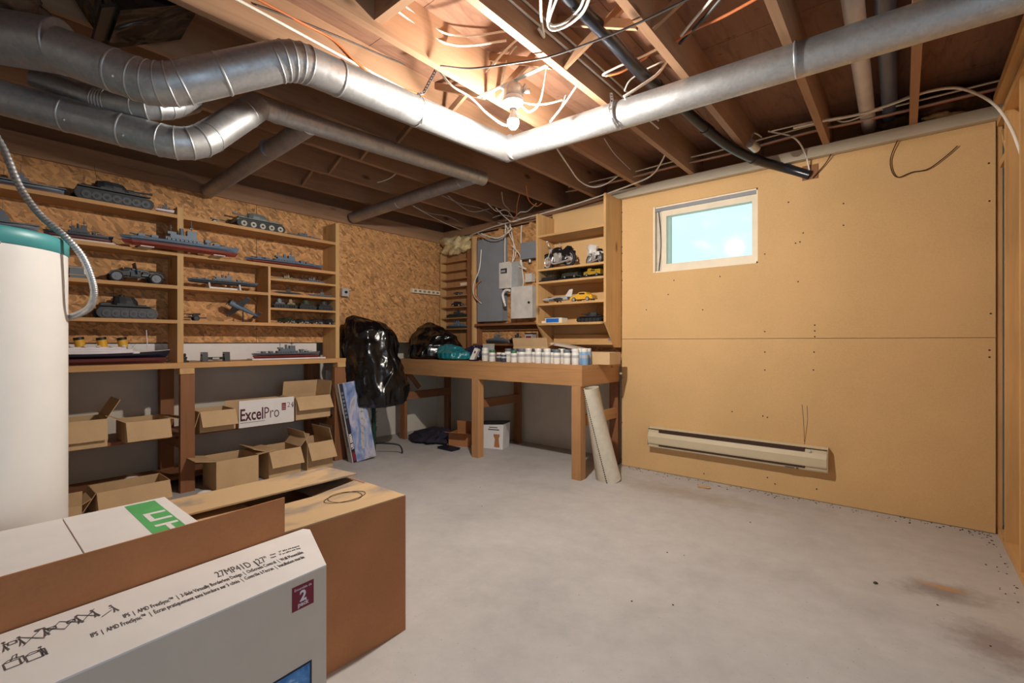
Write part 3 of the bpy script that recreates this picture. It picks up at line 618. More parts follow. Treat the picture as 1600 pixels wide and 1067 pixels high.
MB().box(XO, XF, yU1-0.02, yU1+0.02, SL, 2.32).build('upright', M['pine_z'], t)
MB().box(XO, XF, Y0-0.02, Y0+0.02, SL, 2.32).build('upright', M['pine_z'], t)
MB().box(XO, XF, yU2-0.01, yU2+0.01, SD, SB-0.026).build('divider', M['pine_z'], t)
yE = yx(541, -4.20)
MB().box(XL+0.02, -4.20, Y0, yE, SL-0.04, SL).build('ledge', M['shelfboard'], t)
MB().box(-4.29, -4.20, yE-0.09, yE, SL-0.085, SL-0.041).build('cleat', M['pine_x'], t)
MB().box(-4.29, -4.20, yx(281, -4.2), yx(304, -4.2), SL-0.085, SL-0.041).build('cleat', M['pine_x'], t)
for ya, yb in ((yx(282, -4.21), yx(304.5, -4.21)), (yx(523, -4.21), yx(541, -4.21)), (-0.5, -0.41)):
    MB().box(-4.255, -4.21, ya, yb, 0, SL-0.086).build('post', M['stain_z'], t)
    MB().box(-4.82, -4.74, ya, yb, 0, SL-0.041).build('post', M['stain_z'], t)
    MB().box(-4.74, -4.255, ya, ya+0.038, 0.34, 0.405).build('cross_rail', M['stain_x'], t)
MB().box(-4.78, -4.36, Y0, yE-0.05, 0.406, 0.43).build('lower_shelf', M['stain_y'], t)
MB().box(-4.78, -4.42, Y0, yE-0.05, 0.06, 0.085).build('bottom_shelf', M['stain_y'], t)
ZLOW, ZBOT = 0.431, 0.0855

# ------------------------------------------------------------------ model makers (local x along the model, z up)
def tank(label, loc, L, rz, hull, track, wheelm, cat='model tank', n=6, barrel=1, turret=True, skirt=False, group=None, gun=0.55, H=None):
    t = thing('model_tank', label, cat, loc, rz, group); W = L*0.46; h = H or L*0.15
    prof = [(-0.5*L, h*0.55), (-0.46*L, h*1.1), (0.3*L, h*1.12), (0.5*L, h*0.75), (0.47*L, h*0.5), (-0.44*L, h*0.4)]
    MB().prism(prof, 1, -W*0.34, W*0.34).build('hull', hull, t)
    MB().box(-0.47*L, 0.44*L, -W*0.5, -W*0.32, h*0.98, h*1.06).box(-0.47*L, 0.44*L, W*0.32, W*0.5, h*0.98, h*1.06).build('fender', hull, t)
    for sgn in (-1, 1):
        a, b = (-W*0.5, -W*0.33) if sgn < 0 else (W*0.33, W*0.5)
        pr = []
        r = h*0.42
        for k in range(9): an = PI/2 + PI*k/8; pr.append((-0.42*L + r*math.cos(an), r*1.05 + r*math.sin(an)))
        for k in range(9): an = -PI/2 + PI*k/8; pr.append((0.40*L + r*math.cos(an), r*1.05 + r*math.sin(an)))
        MB().prism(pr, 1, a+0.002, b-0.002, True).build('track', track, t)
        for k in range(n):
            x = -0.37*L + 0.74*L*k/(n-1); ya = a-0.003 if sgn < 0 else b+0.003
            MB().cyl((x, ya - sgn*0.01, r*0.95), (x, ya, r*0.95), r*0.72, n=14).build('road_wheel', wheelm, t)
            MB().cyl((x, ya, r*0.95), (x, ya+sgn*0.003, r*0.95), r*0.28, n=10).build('wheel_hub', track, t)
    if turret:
        MB().rings([[(math.cos(2*PI*i/12)*s1*0.22*L+ox*L, math.sin(2*PI*i/12)*s1*W*0.33, z) for i in range(12)] for s1, z, ox in ((1.0, h*1.12, -0.02), (1.0, h*1.45, -0.03), (0.8, h*1.78, -0.05))], False).build('turret', hull, t)
        MB().cyl((-0.08*L, W*0.08, h*1.76), (-0.08*L, W*0.08, h*1.95), W*0.09, n=12).build('cupola', hull, t)
        sx = 1 if barrel > 0 else -1
        b_ = MB().cyl((sx*0.14*L, 0, h*1.45), (sx*(0.2+gun)*L, 0, h*1.56), L*0.014, n=10); b_.cyl((sx*0.16*L, 0, h*1.45), (sx*0.26*L, 0, h*1.47), L*0.026, n=10)
        b_.cyl((sx*(0.17+gun)*L, 0, h*1.555), (sx*(0.21+gun)*L, 0, h*1.563), L*0.02, n=10); b_.build('gun_barrel', hull, t)
    MB().box(-0.44*L, -0.28*L, -W*0.24, W*0.24, h*1.12, h*1.22).build('engine_deck', track, t)
    MB().box(-0.2*L, 0.1*L, -W*0.47, -W*0.36, h*1.06, h*1.2).box(0.15*L, 0.3*L, -W*0.45, -W*0.36, h*1.06, h*1.16).build('stowage_box', hull, t)
    MB().tube([(-0.2*L, W*0.1, h*1.7), (-0.24*L, W*0.1, h*3.0)], 0.0012, 5).build('aerial', track, t)
    return t
def hull_rings(L, B, z0, z1, n=15, bow=0.5, flare=1.0, sheer=0.0):
    R = []
    for k in range(n):
        u = -1 + 2*k/(n-1); w_ = (1-abs(u)**2.6)**0.75 if u > 0 else (1-abs(u)**4)**0.6
        w_ = max(w_, 0.03); x = u*L/2; zs = z1 + sheer*max(0, u)**2
        lo = w_*0.35*flare; kx = L*0.02*u
        R.append([(x-kx*1.5, -B/2*lo, z0), (x-kx*1.5, B/2*lo, z0), (x-kx*0.5, B/2*w_*0.92, z0+(zs-z0)*0.5), (x, B/2*w_, zs), (x, -B/2*w_, zs), (x-kx*0.5, -B/2*w_*0.92, z0+(zs-z0)*0.5)])
    return R
def ship(label, loc, L, rz, up, low, sup, kind='battleship', stand=None, hh=None, cat='model ship', group=None, deck=None, base=None, fun=None):
    t = thing('model_ship', label, cat, loc, rz, group); B = L*0.13; h = hh or L*0.055; z0 = 0.0
    if stand: z0 = stand
    if base: MB().box(-L*0.52, L*0.54, -B*0.7, B*0.7, 0, 0.012).build('display_base', base, t); z0 += 0.012
    zm = z0 + h*0.55; z1 = z0 + h
    MB().rings(hull_rings(L*0.97, B*0.96, z0, zm), False).build('lower_hull', low, t)
    MB().rings(hull_rings(L, B, zm, z1, sheer=h*0.3), False).build('upper_hull', up, t)
    D = deck or sup
    if kind == 'carrier':
        MB().box(-L*0.5, L*0.49, -B*0.62, B*0.62, z1+h*0.12, z1+h*0.26).build('flight_deck', up, t)
        MB().box(-L*0.02, L*0.12, B*0.3, B*0.55, z1+h*0.26, z1+h*1.1).box(0, L*0.07, B*0.32, B*0.52, z1+h*1.1, z1+h*1.7).build('island', sup, t)
        MB().cyl((L*0.04, B*0.4, z1+h*1.7), (L*0.04, B*0.4, z1+h*3), L*0.003, n=6).build('mast', sup, t)
        pl_ = MB()
        for k in range(6): x = -L*0.4+k*L*0.07; pl_.box(x-L*0.02, x+L*0.02, -B*0.2, -B*0.14, z1+h*0.26, z1+h*0.45).box(x-L*0.004, x+L*0.008, -B*0.42, B*0.1, z1+h*0.3, z1+h*0.36)
        pl_.build('parked_planes', sup, t)
        return t
    if kind == 'liner':
        for k, (a, b, wd) in enumerate(((-0.36, 0.3, 0.84), (-0.32, 0.26, 0.74), (-0.3, 0.22, 0.6))): MB().box(a*L, b*L, -B*wd/2, B*wd/2, z1+h*0.22*k, z1+h*0.22*(k+1)-0.001).build('deck_house', sup, t)
        MB().rings(hull_rings(L*1.0, B*1.01, z1-h*0.14, z1+h*0.04, sheer=h*0.3), False).build('white_strake', sup, t)
        for k in range(4):
            x = fun[k] if fun else -0.25*L+0.135*L*k; a = Vector((x, 0, z1+h*0.6)); b = a+Vector((-0.012*L, 0, h*0.95)); c = b.lerp(a, 0.25)
            f_ = MB().cyl(a, c, B*0.22, n=16).build('funnel', M['yellow'], t); MB().cyl(c, b, B*0.225, n=16).build('funnel_top', M['black'], f_)
        for x in (-0.38, 0.36): MB().cyl((x*L, 0, z1), (x*L-0.01*L, 0, z1+h*2.3), L*0.003, n=6).build('mast', sup, t)
        rg = MB()
        for x in (-0.38, 0.36):
            for q in (-0.2, 0.2): rg.tube([(x*L, 0, z1+h*2.2), (x*L+q*L*0.5, 0, z1+h*0.5)], 0.0008, 4)
        rg.build('rigging', M['ink'], t)
        bt = MB()
        for k in range(8): bt.ball((-0.28*L+0.07*L*k, -B*0.36, z1+h*0.72), (L*0.015, B*0.06, h*0.08), 8, 5)
        bt.build('lifeboats', M['jarwhite'], t); return t
    MB().rings(hull_rings(L*0.96, B*0.9, z1-0.0005, z1+h*0.05), False).build('deck', D, t)
    for (a, b, wd, q0, q1) in ((-0.16, 0.14, 0.62, 0, 0.45), (-0.12, 0.10, 0.5, 0.45, 0.85), (0.02, 0.10, 0.4, 0.85, 1.5), (-0.14, -0.07, 0.36, 0.85, 1.15)):
        MB().box(a*L, b*L, -B*wd/2, B*wd/2, z1+h*q0, z1+h*q1).build('superstructure', sup, t)
    MB().cyl((-0.02*L, 0, z1+h*0.85), (-0.025*L, 0, z1+h*1.7), B*0.16, B*0.13, 12).build('funnel', sup, t)
    mm = MB().cyl((0.06*L, 0, z1+h*1.5), (0.06*L, 0, z1+h*2.8), L*0.004, n=6); mm.box(0.055*L, 0.065*L, -B*0.2, B*0.2, z1+h*2.1, z1+h*2.16); mm.box(0.045*L, 0.075*L, -B*0.08, B*0.08, z1+h*1.8, z1+h*1.95); mm.build('mast', sup, t)
    MB().cyl((-0.11*L, 0, z1+h*1.1), (-0.11*L, 0, z1+h*2.0), L*0.003, n=6).box(-0.115*L, -0.105*L, -B*0.15, B*0.15, z1+h*1.6, z1+h*1.66).build('mast', sup, t)
    for x, dz, sg in ((0.28, 0.0, 1), (0.2, 0.3, 1), (-0.24, 0.0, -1), (-0.34, -0.02, -1)):
        zz = z1+h*dz; g = MB().cyl((x*L, 0, z1), (x*L, 0, zz+h*0.12), B*0.22, n=12).box(x*L-L*0.026, x*L+L*0.026, -B*0.2, B*0.2, zz+h*0.12, zz+h*0.42).build('gun_turret', sup, t)
        bb = MB()
        for q in (-0.1, 0, 0.1): bb.cyl((x*L+sg*L*0.024, B*q, zz+h*0.28), (x*L+sg*L*0.085, B*q, zz+h*0.36), L*0.0028, n=6)
        bb.build('gun_barrels', sup, g)
    sg_ = MB()
    for k in range(8):
        x = -0.14*L+0.035*L*k
        for q in (-1, 1): sg_.box(x-L*0.008, x+L*0.008, q*B*0.36-B*0.06, q*B*0.36+B*0.06, z1, z1+h*0.3).cyl((x, q*B*0.4, z1+h*0.2), (x+L*0.012, q*B*0.55, z1+h*0.28), L*0.0016, n=5)
    sg_.build('secondary_guns', sup, t)
    if stand:
        for x in (-0.22, 0.2): MB().prism([(-B*0.7, 0), (B*0.7, 0), (B*0.4, stand*1.15), (B*0.22, stand*0.85), (-B*0.22, stand*0.85), (-B*0.4, stand*1.15)], 0, x*L-0.006, x*L+0.006).build('stand_leg', M['boxwhite'], t)
        MB().box(-0.22*L, 0.2*L, -0.006, 0.006, 0.006, 0.02).build('stand_rail', M['boxwhite'], t)
    return t
def wheel(mb, c, r, w_, n=18):
    x, y, z = c
    mb.rings([[(x+rr*math.cos(2*PI*i/n), yy, z+rr*math.sin(2*PI*i/n)) for i in range(n)] for rr, yy in ((r*0.72, y-w_/2), (r*0.95, y-w_/2), (r, y-w_*0.3), (r, y+w_*0.3), (r*0.95, y+w_/2), (r*0.72, y+w_/2))], True, False, False, closed=True)
def field_gun(label, loc, L, rz, body, pale, shield=True, group=None, carriage=True):
    t = thing('model_field_gun', label, 'model gun', loc, rz, group); r = L*0.11
    for x in ((-0.3, 0.33) if carriage else (0.0,)):
        for sg in (-1, 1):
            m_ = MB(); wheel(m_, (x*L, sg*L*0.13, r), r, L*0.045); w_ = m_.build('tyre', M['darkrubber'], t)
            MB().cyl((x*L, sg*(L*0.13)-L*0.02, r), (x*L, sg*(L*0.13)+L*0.02, r), r*0.72, n=16).cyl((x*L, sg*(L*0.13)-L*0.028, r), (x*L, sg*L*0.13+L*0.028, r), r*0.25, n=10).build('wheel_disc', pale, w_)
        if carriage:
            MB().prism([(x*L-r*1.15, r*1.2), (x*L-r*0.8, r*1.9), (x*L, r*2.15), (x*L+r*0.8, r*1.9), (x*L+r*1.15, r*1.2), (x*L+r*0.95, r*1.2), (x*L+r*0.7, r*1.7), (x*L, r*1.95), (x*L-r*0.7, r*1.7), (x*L-r*0.95, r*1.2)], 1, -L*0.155, -L*0.1).build('mudguard', body, t)
            MB().cyl((x*L, -L*0.13, r), (x*L, L*0.13, r), L*0.012, n=8).build('axle', body, t)
    MB().bar((-0.38*L, 0, r*1.2), (0.42*L, 0, r*1.2), L*0.05, L*0.04).build('carriage_beam', body, t)
    MB().box(-0.07*L, 0.09*L, -L*0.07, L*0.07, r*1.2, r*2.3).build('pedestal', body, t)
    MB().cyl((-0.12*L, 0, r*2.5), (0.5*L, 0, r*2.35), L*0.018, n=10).cyl((-0.16*L, 0, r*2.52), (0.06*L, 0, r*2.46), L*0.034, n=10).build('gun_barrel', body, t)
    if carriage: MB().box(-0.2*L, -0.09*L, -L*0.1, L*0.1, r*1.3, r*2.5).box(0.12*L, 0.24*L, -L*0.09, L*0.09, r*1.6, r*2.2).cyl((-0.2*L, -L*0.11, r*2.2), (-0.1*L, -L*0.11, r*2.4), L*0.02, n=8).build('ammunition_box', body, t)
    if shield: MB().bar((0.03*L, 0, r*1.7), (-0.01*L, 0, r*3.7), L*0.26, 0.004, (1, 0, 0)).build('gun_shield', body, t)
    MB().bar((-0.05*L, -L*0.08, r*2.5), (0.2*L, -L*0.12, r*2.2), 0.004, L*0.03).ball((-0.09*L, -L*0.06, r*2.2), L*0.03, 8, 6).box(0.1*L, 0.22*L, -L*0.1, L*0.1, r*1.4, r*1.6).build('gun_mechanism', pale, t)
    return t
def car(label, loc, L, rz, body, dark, kind='car', cat='model car', group=None):
    t = thing('model_car', label, cat, loc, rz, group); W = L*0.42; h = L*0.12; r = L*0.085
    if kind == 'car': prof = [(-0.5,0.09),(-0.5,0.2),(-0.42,0.25),(-0.3,0.26),(-0.2,0.36),(0.08,0.36),(0.2,0.25),(0.44,0.2),(0.5,0.15),(0.5,0.08)]
    elif kind == 'truck': prof = [(-0.5,0.1),(-0.5,0.36),(-0.02,0.36),(0.0,0.3),(0.04,0.42),(0.24,0.42),(0.28,0.28),(0.5,0.24),(0.5,0.1)]
    elif kind == 'jeep': prof = [(-0.5,0.1),(-0.5,0.3),(-0.15,0.28),(-0.1,0.26),(0.12,0.3),(0.5,0.27),(0.5,0.1)]
    else: prof = [(-0.5,0.1),(-0.46,0.3),(-0.1,0.3),(0.0,0.24),(0.4,0.22),(0.5,0.16),(0.5,0.09)]
    MB().prism([(a*L, b*L) for a, b in prof], 1, -W/2, W/2).build('body', body, t)
    MB().box(-0.18*L, 0.08*L, -W*0.51, W*0.51, L*0.27, L*0.33).build('windows', dark, t)
    for x in (-0.3, 0.31):
        for sg in (-1, 1):
            m_ = MB(); wheel(m_, (x*L, sg*W*0.5, r), r, L*0.06); w_ = m_.build('tyre', M['darkrubber'], t)
            MB().cyl((x*L, sg*W*0.5-L*0.028, r), (x*L, sg*W*0.5+L*0.028, r), r*0.7, n=12).build('wheel_rim', M['chrome'], w_)
    MB().box(0.47*L, 0.52*L, -W*0.48, W*0.48, L*0.08, L*0.12).box(-0.52*L, -0.48*L, -W*0.48, W*0.48, L*0.08, L*0.12).build('bumper', M['chrome'], t)
    for sg in (-1, 1): MB().ball((0.48*L, sg*W*0.32, L*0.18), L*0.03, 10, 6).build('headlight', M['chrome'], t)
    return t
def motorcycle(label, loc, L, rz, body, seat):
    t = thing('model_motorcycle', label, 'model motorcycle', loc, rz); r = L*0.165
    for x, k in ((-0.3, 'rear'), (0.33, 'front')):
        m_ = MB(); wheel(m_, (x*L, 0, r), r, L*0.06, 24); w_ = m_.build('tyre', M['darkrubber'], t)
        m_ = MB(); wheel(m_, (x*L, 0, r), r*0.76, L*0.045, 24)
        for a in range(9): m_.bar((x*L, 0, r), (x*L+r*0.72*math.cos(a*0.7), 0, r+r*0.72*math.sin(a*0.7)), L*0.012, L*0.01, (0,1,0))
        m_.cyl((x*L, -L*0.04, r), (x*L, L*0.04, r), r*0.28, n=12); m_.build('wheel_rim', M['chrome'], w_)
        MB().prism([(x*L+r*1.12*math.cos(a), r+r*1.12*math.sin(a)) for a in [0.5+0.25*i for i in range(9)]] + [(x*L+r*1.04*math.cos(a), r+r*1.04*math.sin(a)) for a in [0.5+0.25*i for i in range(8, -1, -1)]], 1, -L*0.035, L*0.035).build('fender', body, t)
    fk = MB()
    for sg in (-1, 1): fk.cyl((0.33*L, sg*L*0.045, r), (0.2*L, sg*L*0.045, L*0.42), L*0.013, n=8)
    fk.build('fork', M['chrome'], t)
    hb = MB().tube(smooth_path([(0.1*L, -L*0.19, L*0.45), (0.17*L, -L*0.12, L*0.47), (0.2*L, 0, L*0.43), (0.17*L, L*0.12, L*0.47), (0.1*L, L*0.19, L*0.45)], 4), L*0.011, 7); hb.build('handlebar', M['chrome'], t)
    for sg in (-1, 1): MB().tube([(0.14*L, sg*L*0.16, L*0.46), (0.16*L, sg*L*0.18, L*0.54)], L*0.005, 5).ball((0.16*L, sg*L*0.18, L*0.55), (L*0.012, L*0.035, L*0.025), 10, 6).build('mirror', M['chrome'], t)
    MB().ball((0.235*L, 0, L*0.40), (L*0.05, L*0.055, L*0.055), 14, 8).build('headlight', M['chrome'], t)
    MB().ball((0.06*L, 0, L*0.38), (L*0.14, L*0.07, L*0.065), 16, 8).build('fuel_tank', body, t)
    MB().prism([(-0.34*L, L*0.36), (-0.3*L, L*0.42), (-0.18*L, L*0.36), (-0.04*L, L*0.35), (-0.04*L, L*0.31), (-0.3*L, L*0.33)], 1, -L*0.06, L*0.06).build('seat', seat, t)
    MB().cbox((0.02*L, 0, L*0.2), (L*0.16, L*0.13, L*0.12)).cyl((0.05*L, 0, L*0.2), (0.11*L, 0, L*0.31), L*0.05, n=12).cyl((-0.01*L, 0, L*0.2), (-0.06*L, 0, L*0.31), L*0.05, n=12).cyl((-0.04*L, -L*0.09, L*0.17), (-0.04*L, L*0.09, L*0.17), L*0.06, n=14).build('engine', M['chrome'], t)
    fr = MB()
    for sg in (-1, 1): fr.tube([(0.19*L, sg*L*0.02, L*0.4), (0.12*L, sg*L*0.05, L*0.1), (-0.14*L, sg*L*0.05, L*0.1), (-0.16*L, sg*L*0.05, L*0.3), (-0.36*L, sg*L*0.05, L*0.36)], L*0.011, 6).cyl((-0.3*L, sg*L*0.05, r), (-0.14*L, sg*L*0.05, L*0.13), L*0.012, n=7)
    fr.build('frame', M['black'], t)
    for sg in (-1, 1): MB().tube(smooth_path([(0.1*L, sg*L*0.08, L*0.24), (0.12*L, sg*L*0.1, L*0.13), (0, sg*L*0.1, L*0.09), (-0.42*L, sg*L*0.1, L*0.12)], 4), L*0.02, 9).build('exhaust', M['chrome'], t)
    for sg in (-1, 1): MB().cbox((-0.27*L, sg*L*0.09, L*0.28), (L*0.17, L*0.06, L*0.1)).build('side_case', body, t)
    return t

# ------------------------------------------------------------------ models on the left shelves
XM = -4.385                                  # depth line the models stand on
H2 = PI/2
def span(a, b, X=XM): y0, y1 = yx(a, X), yx(b, X); return (y0+y1)/2, y1-y0
def on(a, b, z, X=XM): c, L = span(a, b, X); return (X, c, z+0.0008), L
# top shelf
l, L = on(-60, 104, SA); ship('grey warship hull at far left end of the top shelf', l, L, H2, M['shipgrey'], M['maroon'], M['shipgrey'], 'carrier', hh=0.045)
l, L = on(112, 238, SA, -4.40); tank('large dark tank on the top shelf left of the upright', l, L*0.98, H2, M['field'], M['tankdark'], M['shipdark'], n=7, H=0.092, gun=0.3)
l, L = on(243, 273, SA, -4.32); ship('small dark boat with pale deck beside upright on top shelf', l, L, H2, M['whiteink'], M['maroon'], M['shipdark'], hh=0.03)
l, L = on(316, 352, SA, -4.40); field_gun('small field gun with pale spoked wheel on the top shelf', l, L*1.0, H2, M['field'], M['wheelpale'], False, carriage=False)
l, L = on(362, 442, SA, -4.40); tank('pale grey tank with big disc wheels on the top shelf', l, L*0.95, H2, M['tanksilver'], M['tankdark'], M['wheelpale'], n=5, barrel=-1, gun=0.3, H=0.08)
l, L = on(444, 502, SA, -4.36); ship('small red-hulled warship at right end of the top shelf', l, L, H2, M['shipgrey'], M['hullred'], M['shipgrey'])
# second shelf
l, L = on(-70, 62, SB, -4.30); ship('flat-decked grey ship at far left of the second shelf', l, L, H2, M['shipgrey'], M['hullred'], M['shipgrey'], 'carrier', hh=0.05)
l, L = on(66, 178, SB, -4.33); ship('dark grey warship with tall bridge on the second shelf', l, L, H2, M['shipdark'], M['maroon'], M['shipdark'], hh=0.04, base=M['stain_off'])
l, L = on(186, 374, SB, -4.225); q = ship('long blue-grey ship passing in front of the upright on second shelf', l, L, H2, M['shipblue'], M['hullred'], M['shipblue'], hh=0.062, stand=None)
for x in (-0.3, 0.3): MB().box(x*L-0.04, x*L+0.04, -0.03, 0.2, 0.0, 0.006).build('support_strip', M['stain_off'], q)
for o in q.children:
    if o.name.split('.')[0] != 'support_strip': o.location.z += 0.0062
l, L = on(382, 505, SB, -4.33); ship('red-hulled destroyer at right end of the second shelf', l, L, H2, M['shipblue'], M['hullred'], M['shipblue'], hh=0.04)
# third shelf
l, L = on(158, 258, SCZ, -4.38); field_gun('grey wheeled anti-aircraft gun with shield on the third shelf', l, L*0.98, H2, M['field'], M['shipgrey'])
l, L = on(114, 136, SCZ, -4.40); t = thing('model_crate', 'weathered pale crate on third shelf beside the tall white tank', 'model crate', l)
MB().box(-0.06, 0.06, -0.06, 0.06, 0, 0.085).build('crate_body', M['shipgrey'], t); MB().box(-0.065, 0.065, -0.065, 0.065, 0.07, 0.08).box(-0.065, 0.065, -0.065, 0.065, 0.02, 0.03).build('slat_band', M['deck'], t)
l, L = on(291, 404, SCZ, -4.37); ship('grey battleship raised on a white stand on the third shelf', l, L, H2, M['shipgrey'], M['shipdark'], M['shipgrey'], stand=0.045, hh=0.03)
for a, b, z, m_, lb in ((430, 466, 1.715, 'desert', 'small tan ship at left of the small top right shelf'), (466, 508, 1.715, 'shipgrey', 'small grey ship with gun at right of the small top right shelf'), (425, 474, SCZ, 'shipdark', 'thin dark submarine at left of the shallow right shelf'), (478, 526, SCZ, 'shipgrey', 'thin grey submarine at right of the shallow right shelf')):
    l, L = on(a, b, z, -4.36)
    if z == SCZ:
        t = thing('model_submarine', lb, 'model ship', l, H2)
        MB().rings([[(-L*0.48+L*0.96*k/12, math.cos(2*PI*i/10)*L*0.035*max(0.08, math.sin(PI*k/12)**0.5), 0.018+math.sin(2*PI*i/10)*L*0.035*max(0.08, math.sin(PI*k/12)**0.5)) for i in range(10)] for k in range(13)]).build('pressure_hull', M[m_], t)
        MB().box(-L*0.05, L*0.07, -0.004, 0.004, 0.02, 0.05).cyl((0.01*L, 0, 0.05), (0.01*L, 0, 0.085), 0.002, n=6).build('conning_tower', M[m_], t); MB().box(-L*0.3, L*0.3, -0.008, 0.008, 0, 0.006).cyl((-0.2*L, 0, 0), (-0.2*L, 0, 0.02), 0.003).cyl((0.2*L, 0, 0), (0.2*L, 0, 0.02), 0.003).build('stand', M['boxwhite'], t)
    else: ship(lb, l, L, H2, M[m_], M['stain_off'], M[m_], hh=0.02)
names = (('dark grey', 'tanksilver'), ('sand coloured', 'desert'), ('low olive', 'olive'), ('brown', 'field'))
for k, (a, b) in enumerate(((428, 446), (447, 462), (466, 492), (496, 518))):
    l, L = on(a, b, 1.455, -4.36); tank('little %s tank on the fourth row of the right compartment' % names[k][0], l, L*0.9, H2, M[names[k][1]], M['tankdark'], M['tankdark'], n=4, gun=0.25, group='little tanks in the right compartment', H=0.05)
nm = (('olive', 'olive', 'truck'), ('dark grey', 'field', 'jeep'), ('blue-grey', 'shipdark', 'jeep'), ('black', 'tankdark', 'truck'))
for k, (a, b) in enumerate(((436, 458), (460, 478), (484, 498), (504, 520))):
    l, L = on(a, b, SD, -4.36); car('little %s military %s on the lowest row of the right compartment' % (nm[k][0], nm[k][2]), l, 0.135, H2-1.0, M[nm[k][1]], M['black'], nm[k][2], group='little vehicles in the right compartment', cat='model truck')
# fourth shelf
l, L = on(146, 246, SD, -4.39); tank('black-green tank with tall turret on the fourth shelf', l, L*0.92, H2, M['tankdark'], M['black'], M['shipdark'], n=6, barrel=-1, gun=0.05, H=0.09)
l, L = on(288, 322, SD, -4.39); field_gun('tiny dark gun with long barrel beside the fighter plane', l, L*1.35, H2+PI, M['tankdark'], M['field'], False, carriage=False)
def fighter(label, loc, L, rz, pitch):
    t = thing('model_plane', label, 'model plane', loc, rz); pz = 0.115
    Mx = Matrix.Translation((0, 0, pz)) @ Matrix.Rotation(pitch, 4, 'Y') @ Matrix.Rotation(0.5, 4, 'X')
    def q(): m_ = MB(); m_.X = Mx; return m_
    q().rings([[(L*x, math.cos(2*PI*i/14)*L*r, math.sin(2*PI*i/14)*L*r*1.1) for i in range(14)] for x, r in ((-0.5, 0.012), (-0.4, 0.03), (-0.1, 0.06), (0.2, 0.085), (0.38, 0.088), (0.42, 0.07))]).build('fuselage', M['shipblue'], t)
    for sg in (-1, 1): q().prism([(0.28*L, sg*L*0.05), (0.05*L, sg*L*0.05), (0.1*L, sg*L*0.56), (0.2*L, sg*L*0.56)], 2, -L*0.02, -L*0.002).build('wing', M['shipgrey'], t)
    q().prism([(-0.38*L, -L*0.2), (-0.48*L, -L*0.2), (-0.5*L, L*0.2), (-0.38*L, L*0.2)], 2, 0.0, L*0.012).build('tailplane', M['shipgrey'], t)
    q().prism([(-0.36*L, 0.02*L), (-0.48*L, 0.17*L), (-0.54*L, 0.15*L), (-0.52*L, 0.0)], 1, -L*0.008, L*0.008).build('fin', M['shipblue'], t)
    q().ball((0.08*L, 0, 0.09*L), (0.1*L, 0.04*L, 0.045*L), 12, 6).build('canopy', M['black'], t)
    q().cyl((0.42*L, 0, 0), (0.47*L, 0, 0), 0.03*L, 0.005*L, 10).bar((0.435*L, 0, -0.16*L), (0.435*L, 0, 0.16*L), 0.02*L, 0.006*L).bar((0.435*L, -0.16*L, 0), (0.435*L, 0.16*L, 0), 0.02*L, 0.006*L).build('propeller', M['black'], t)
    MB().bar((0, 0, 0.0), (0.0, 0, pz), 0.012, 0.006).box(-0.03, 0.03, -0.025, 0.025, 0, 0.005).build('stand', M['black'], t); return t
l, L = on(350, 408, SD, -4.37); fighter('blue-grey fighter plane nose-up on a thin stand', l, L*0.95, H2+PI, -0.45)
# ledge
l, L = on(-40, 266, SL, -4.34); ship('ocean liner with yellow funnels and black hull on the ledge', l, L, H2, M['navy'], M['maroon'], M['whiteink'], 'liner', hh=0.075, fun=[yx(p_, -4.34)-l[1] for p_ in (85, 126, 161, 193)])
l, L = on(284, 293, SL, -4.36); t = thing('model_figure', 'tiny dark bust figure on the ledge beside the upright', 'figurine', l)
MB().lathe([(0.028, 0), (0.028, 0.01), (0.012, 0.014), (0.016, 0.03), (0.02, 0.036), (0.007, 0.044)], 14).build('shoulders', M['tankdark'], t); MB().ball((0, 0, 0.055), (0.011, 0.011, 0.014), 12, 8).build('head', M['tankdark'], t)
l, L = on(312, 360, SL, -4.37); t = thing('ship_cradle', 'empty black ship cradle on the ledge', 'stand', l, H2)
for x in (-0.36, 0.36): MB().prism([(-0.03, 0), (0.03, 0), (0.022, 0.075), (0.012, 0.045), (-0.012, 0.045), (-0.022, 0.075)], 0, x*L-0.02, x*L+0.02).build('cradle_end', M['black'], t)
MB().box(-0.36*L, 0.36*L, -0.008, 0.008, 0.012, 0.034).build('cradle_rail', M['black'], t); MB().box(-0.1*L, 0.12*L, -0.0095, -0.008, 0.016, 0.03).build('name_plate', M['metergrey'], t)
l, L = on(388, 504, SL, -4.36); ship('grey battleship with red hull on a white board on the ledge', l, L*0.93, H2, M['shipgrey'], M['hullred'], M['shipgrey'], hh=0.045, base=M['whiteink'])
# small things on the bare strand board
p = at(536, 457, 0, XO); t = thing('switch_box', 'small metal outlet box on strand board beside the shelving', 'outlet box', p, world=True)
MB().box(XO+0.001, XO+0.05, p.y-0.04, p.y+0.035, p.z-0.04, p.z+0.04).build('box_body', M['galv'], t); MB().box(XO+0.05, XO+0.054, p.y-0.042, p.y+0.037, p.z-0.042, p.z+0.042).build('cover_plate', M['metergrey'], t); MB().cyl((XO+0.054, p.y, p.z), (XO+0.068, p.y, p.z), 0.014, n=12).build('knob', M['black'], t)
a = at(641, 453, 0, XO); b = at(685, 459.5, 0, XO); t = thing('power_strip', 'cream power strip screwed to the strand board near the corner', 'power strip', a, world=True)
zm = (a.z+b.z)/2; MB().box(XO+0.001, XO+0.04, a.y, b.y, zm-0.024, zm+0.024).build('strip_body', M['cream'], t)
for k in range(6): y = a.y+(b.y-a.y)*(k+0.7)/6.4; MB().box(XO+0.04, XO+0.043, y-0.018, y+0.018, zm-0.012, zm+0.012).build('socket', M['deck'], t)

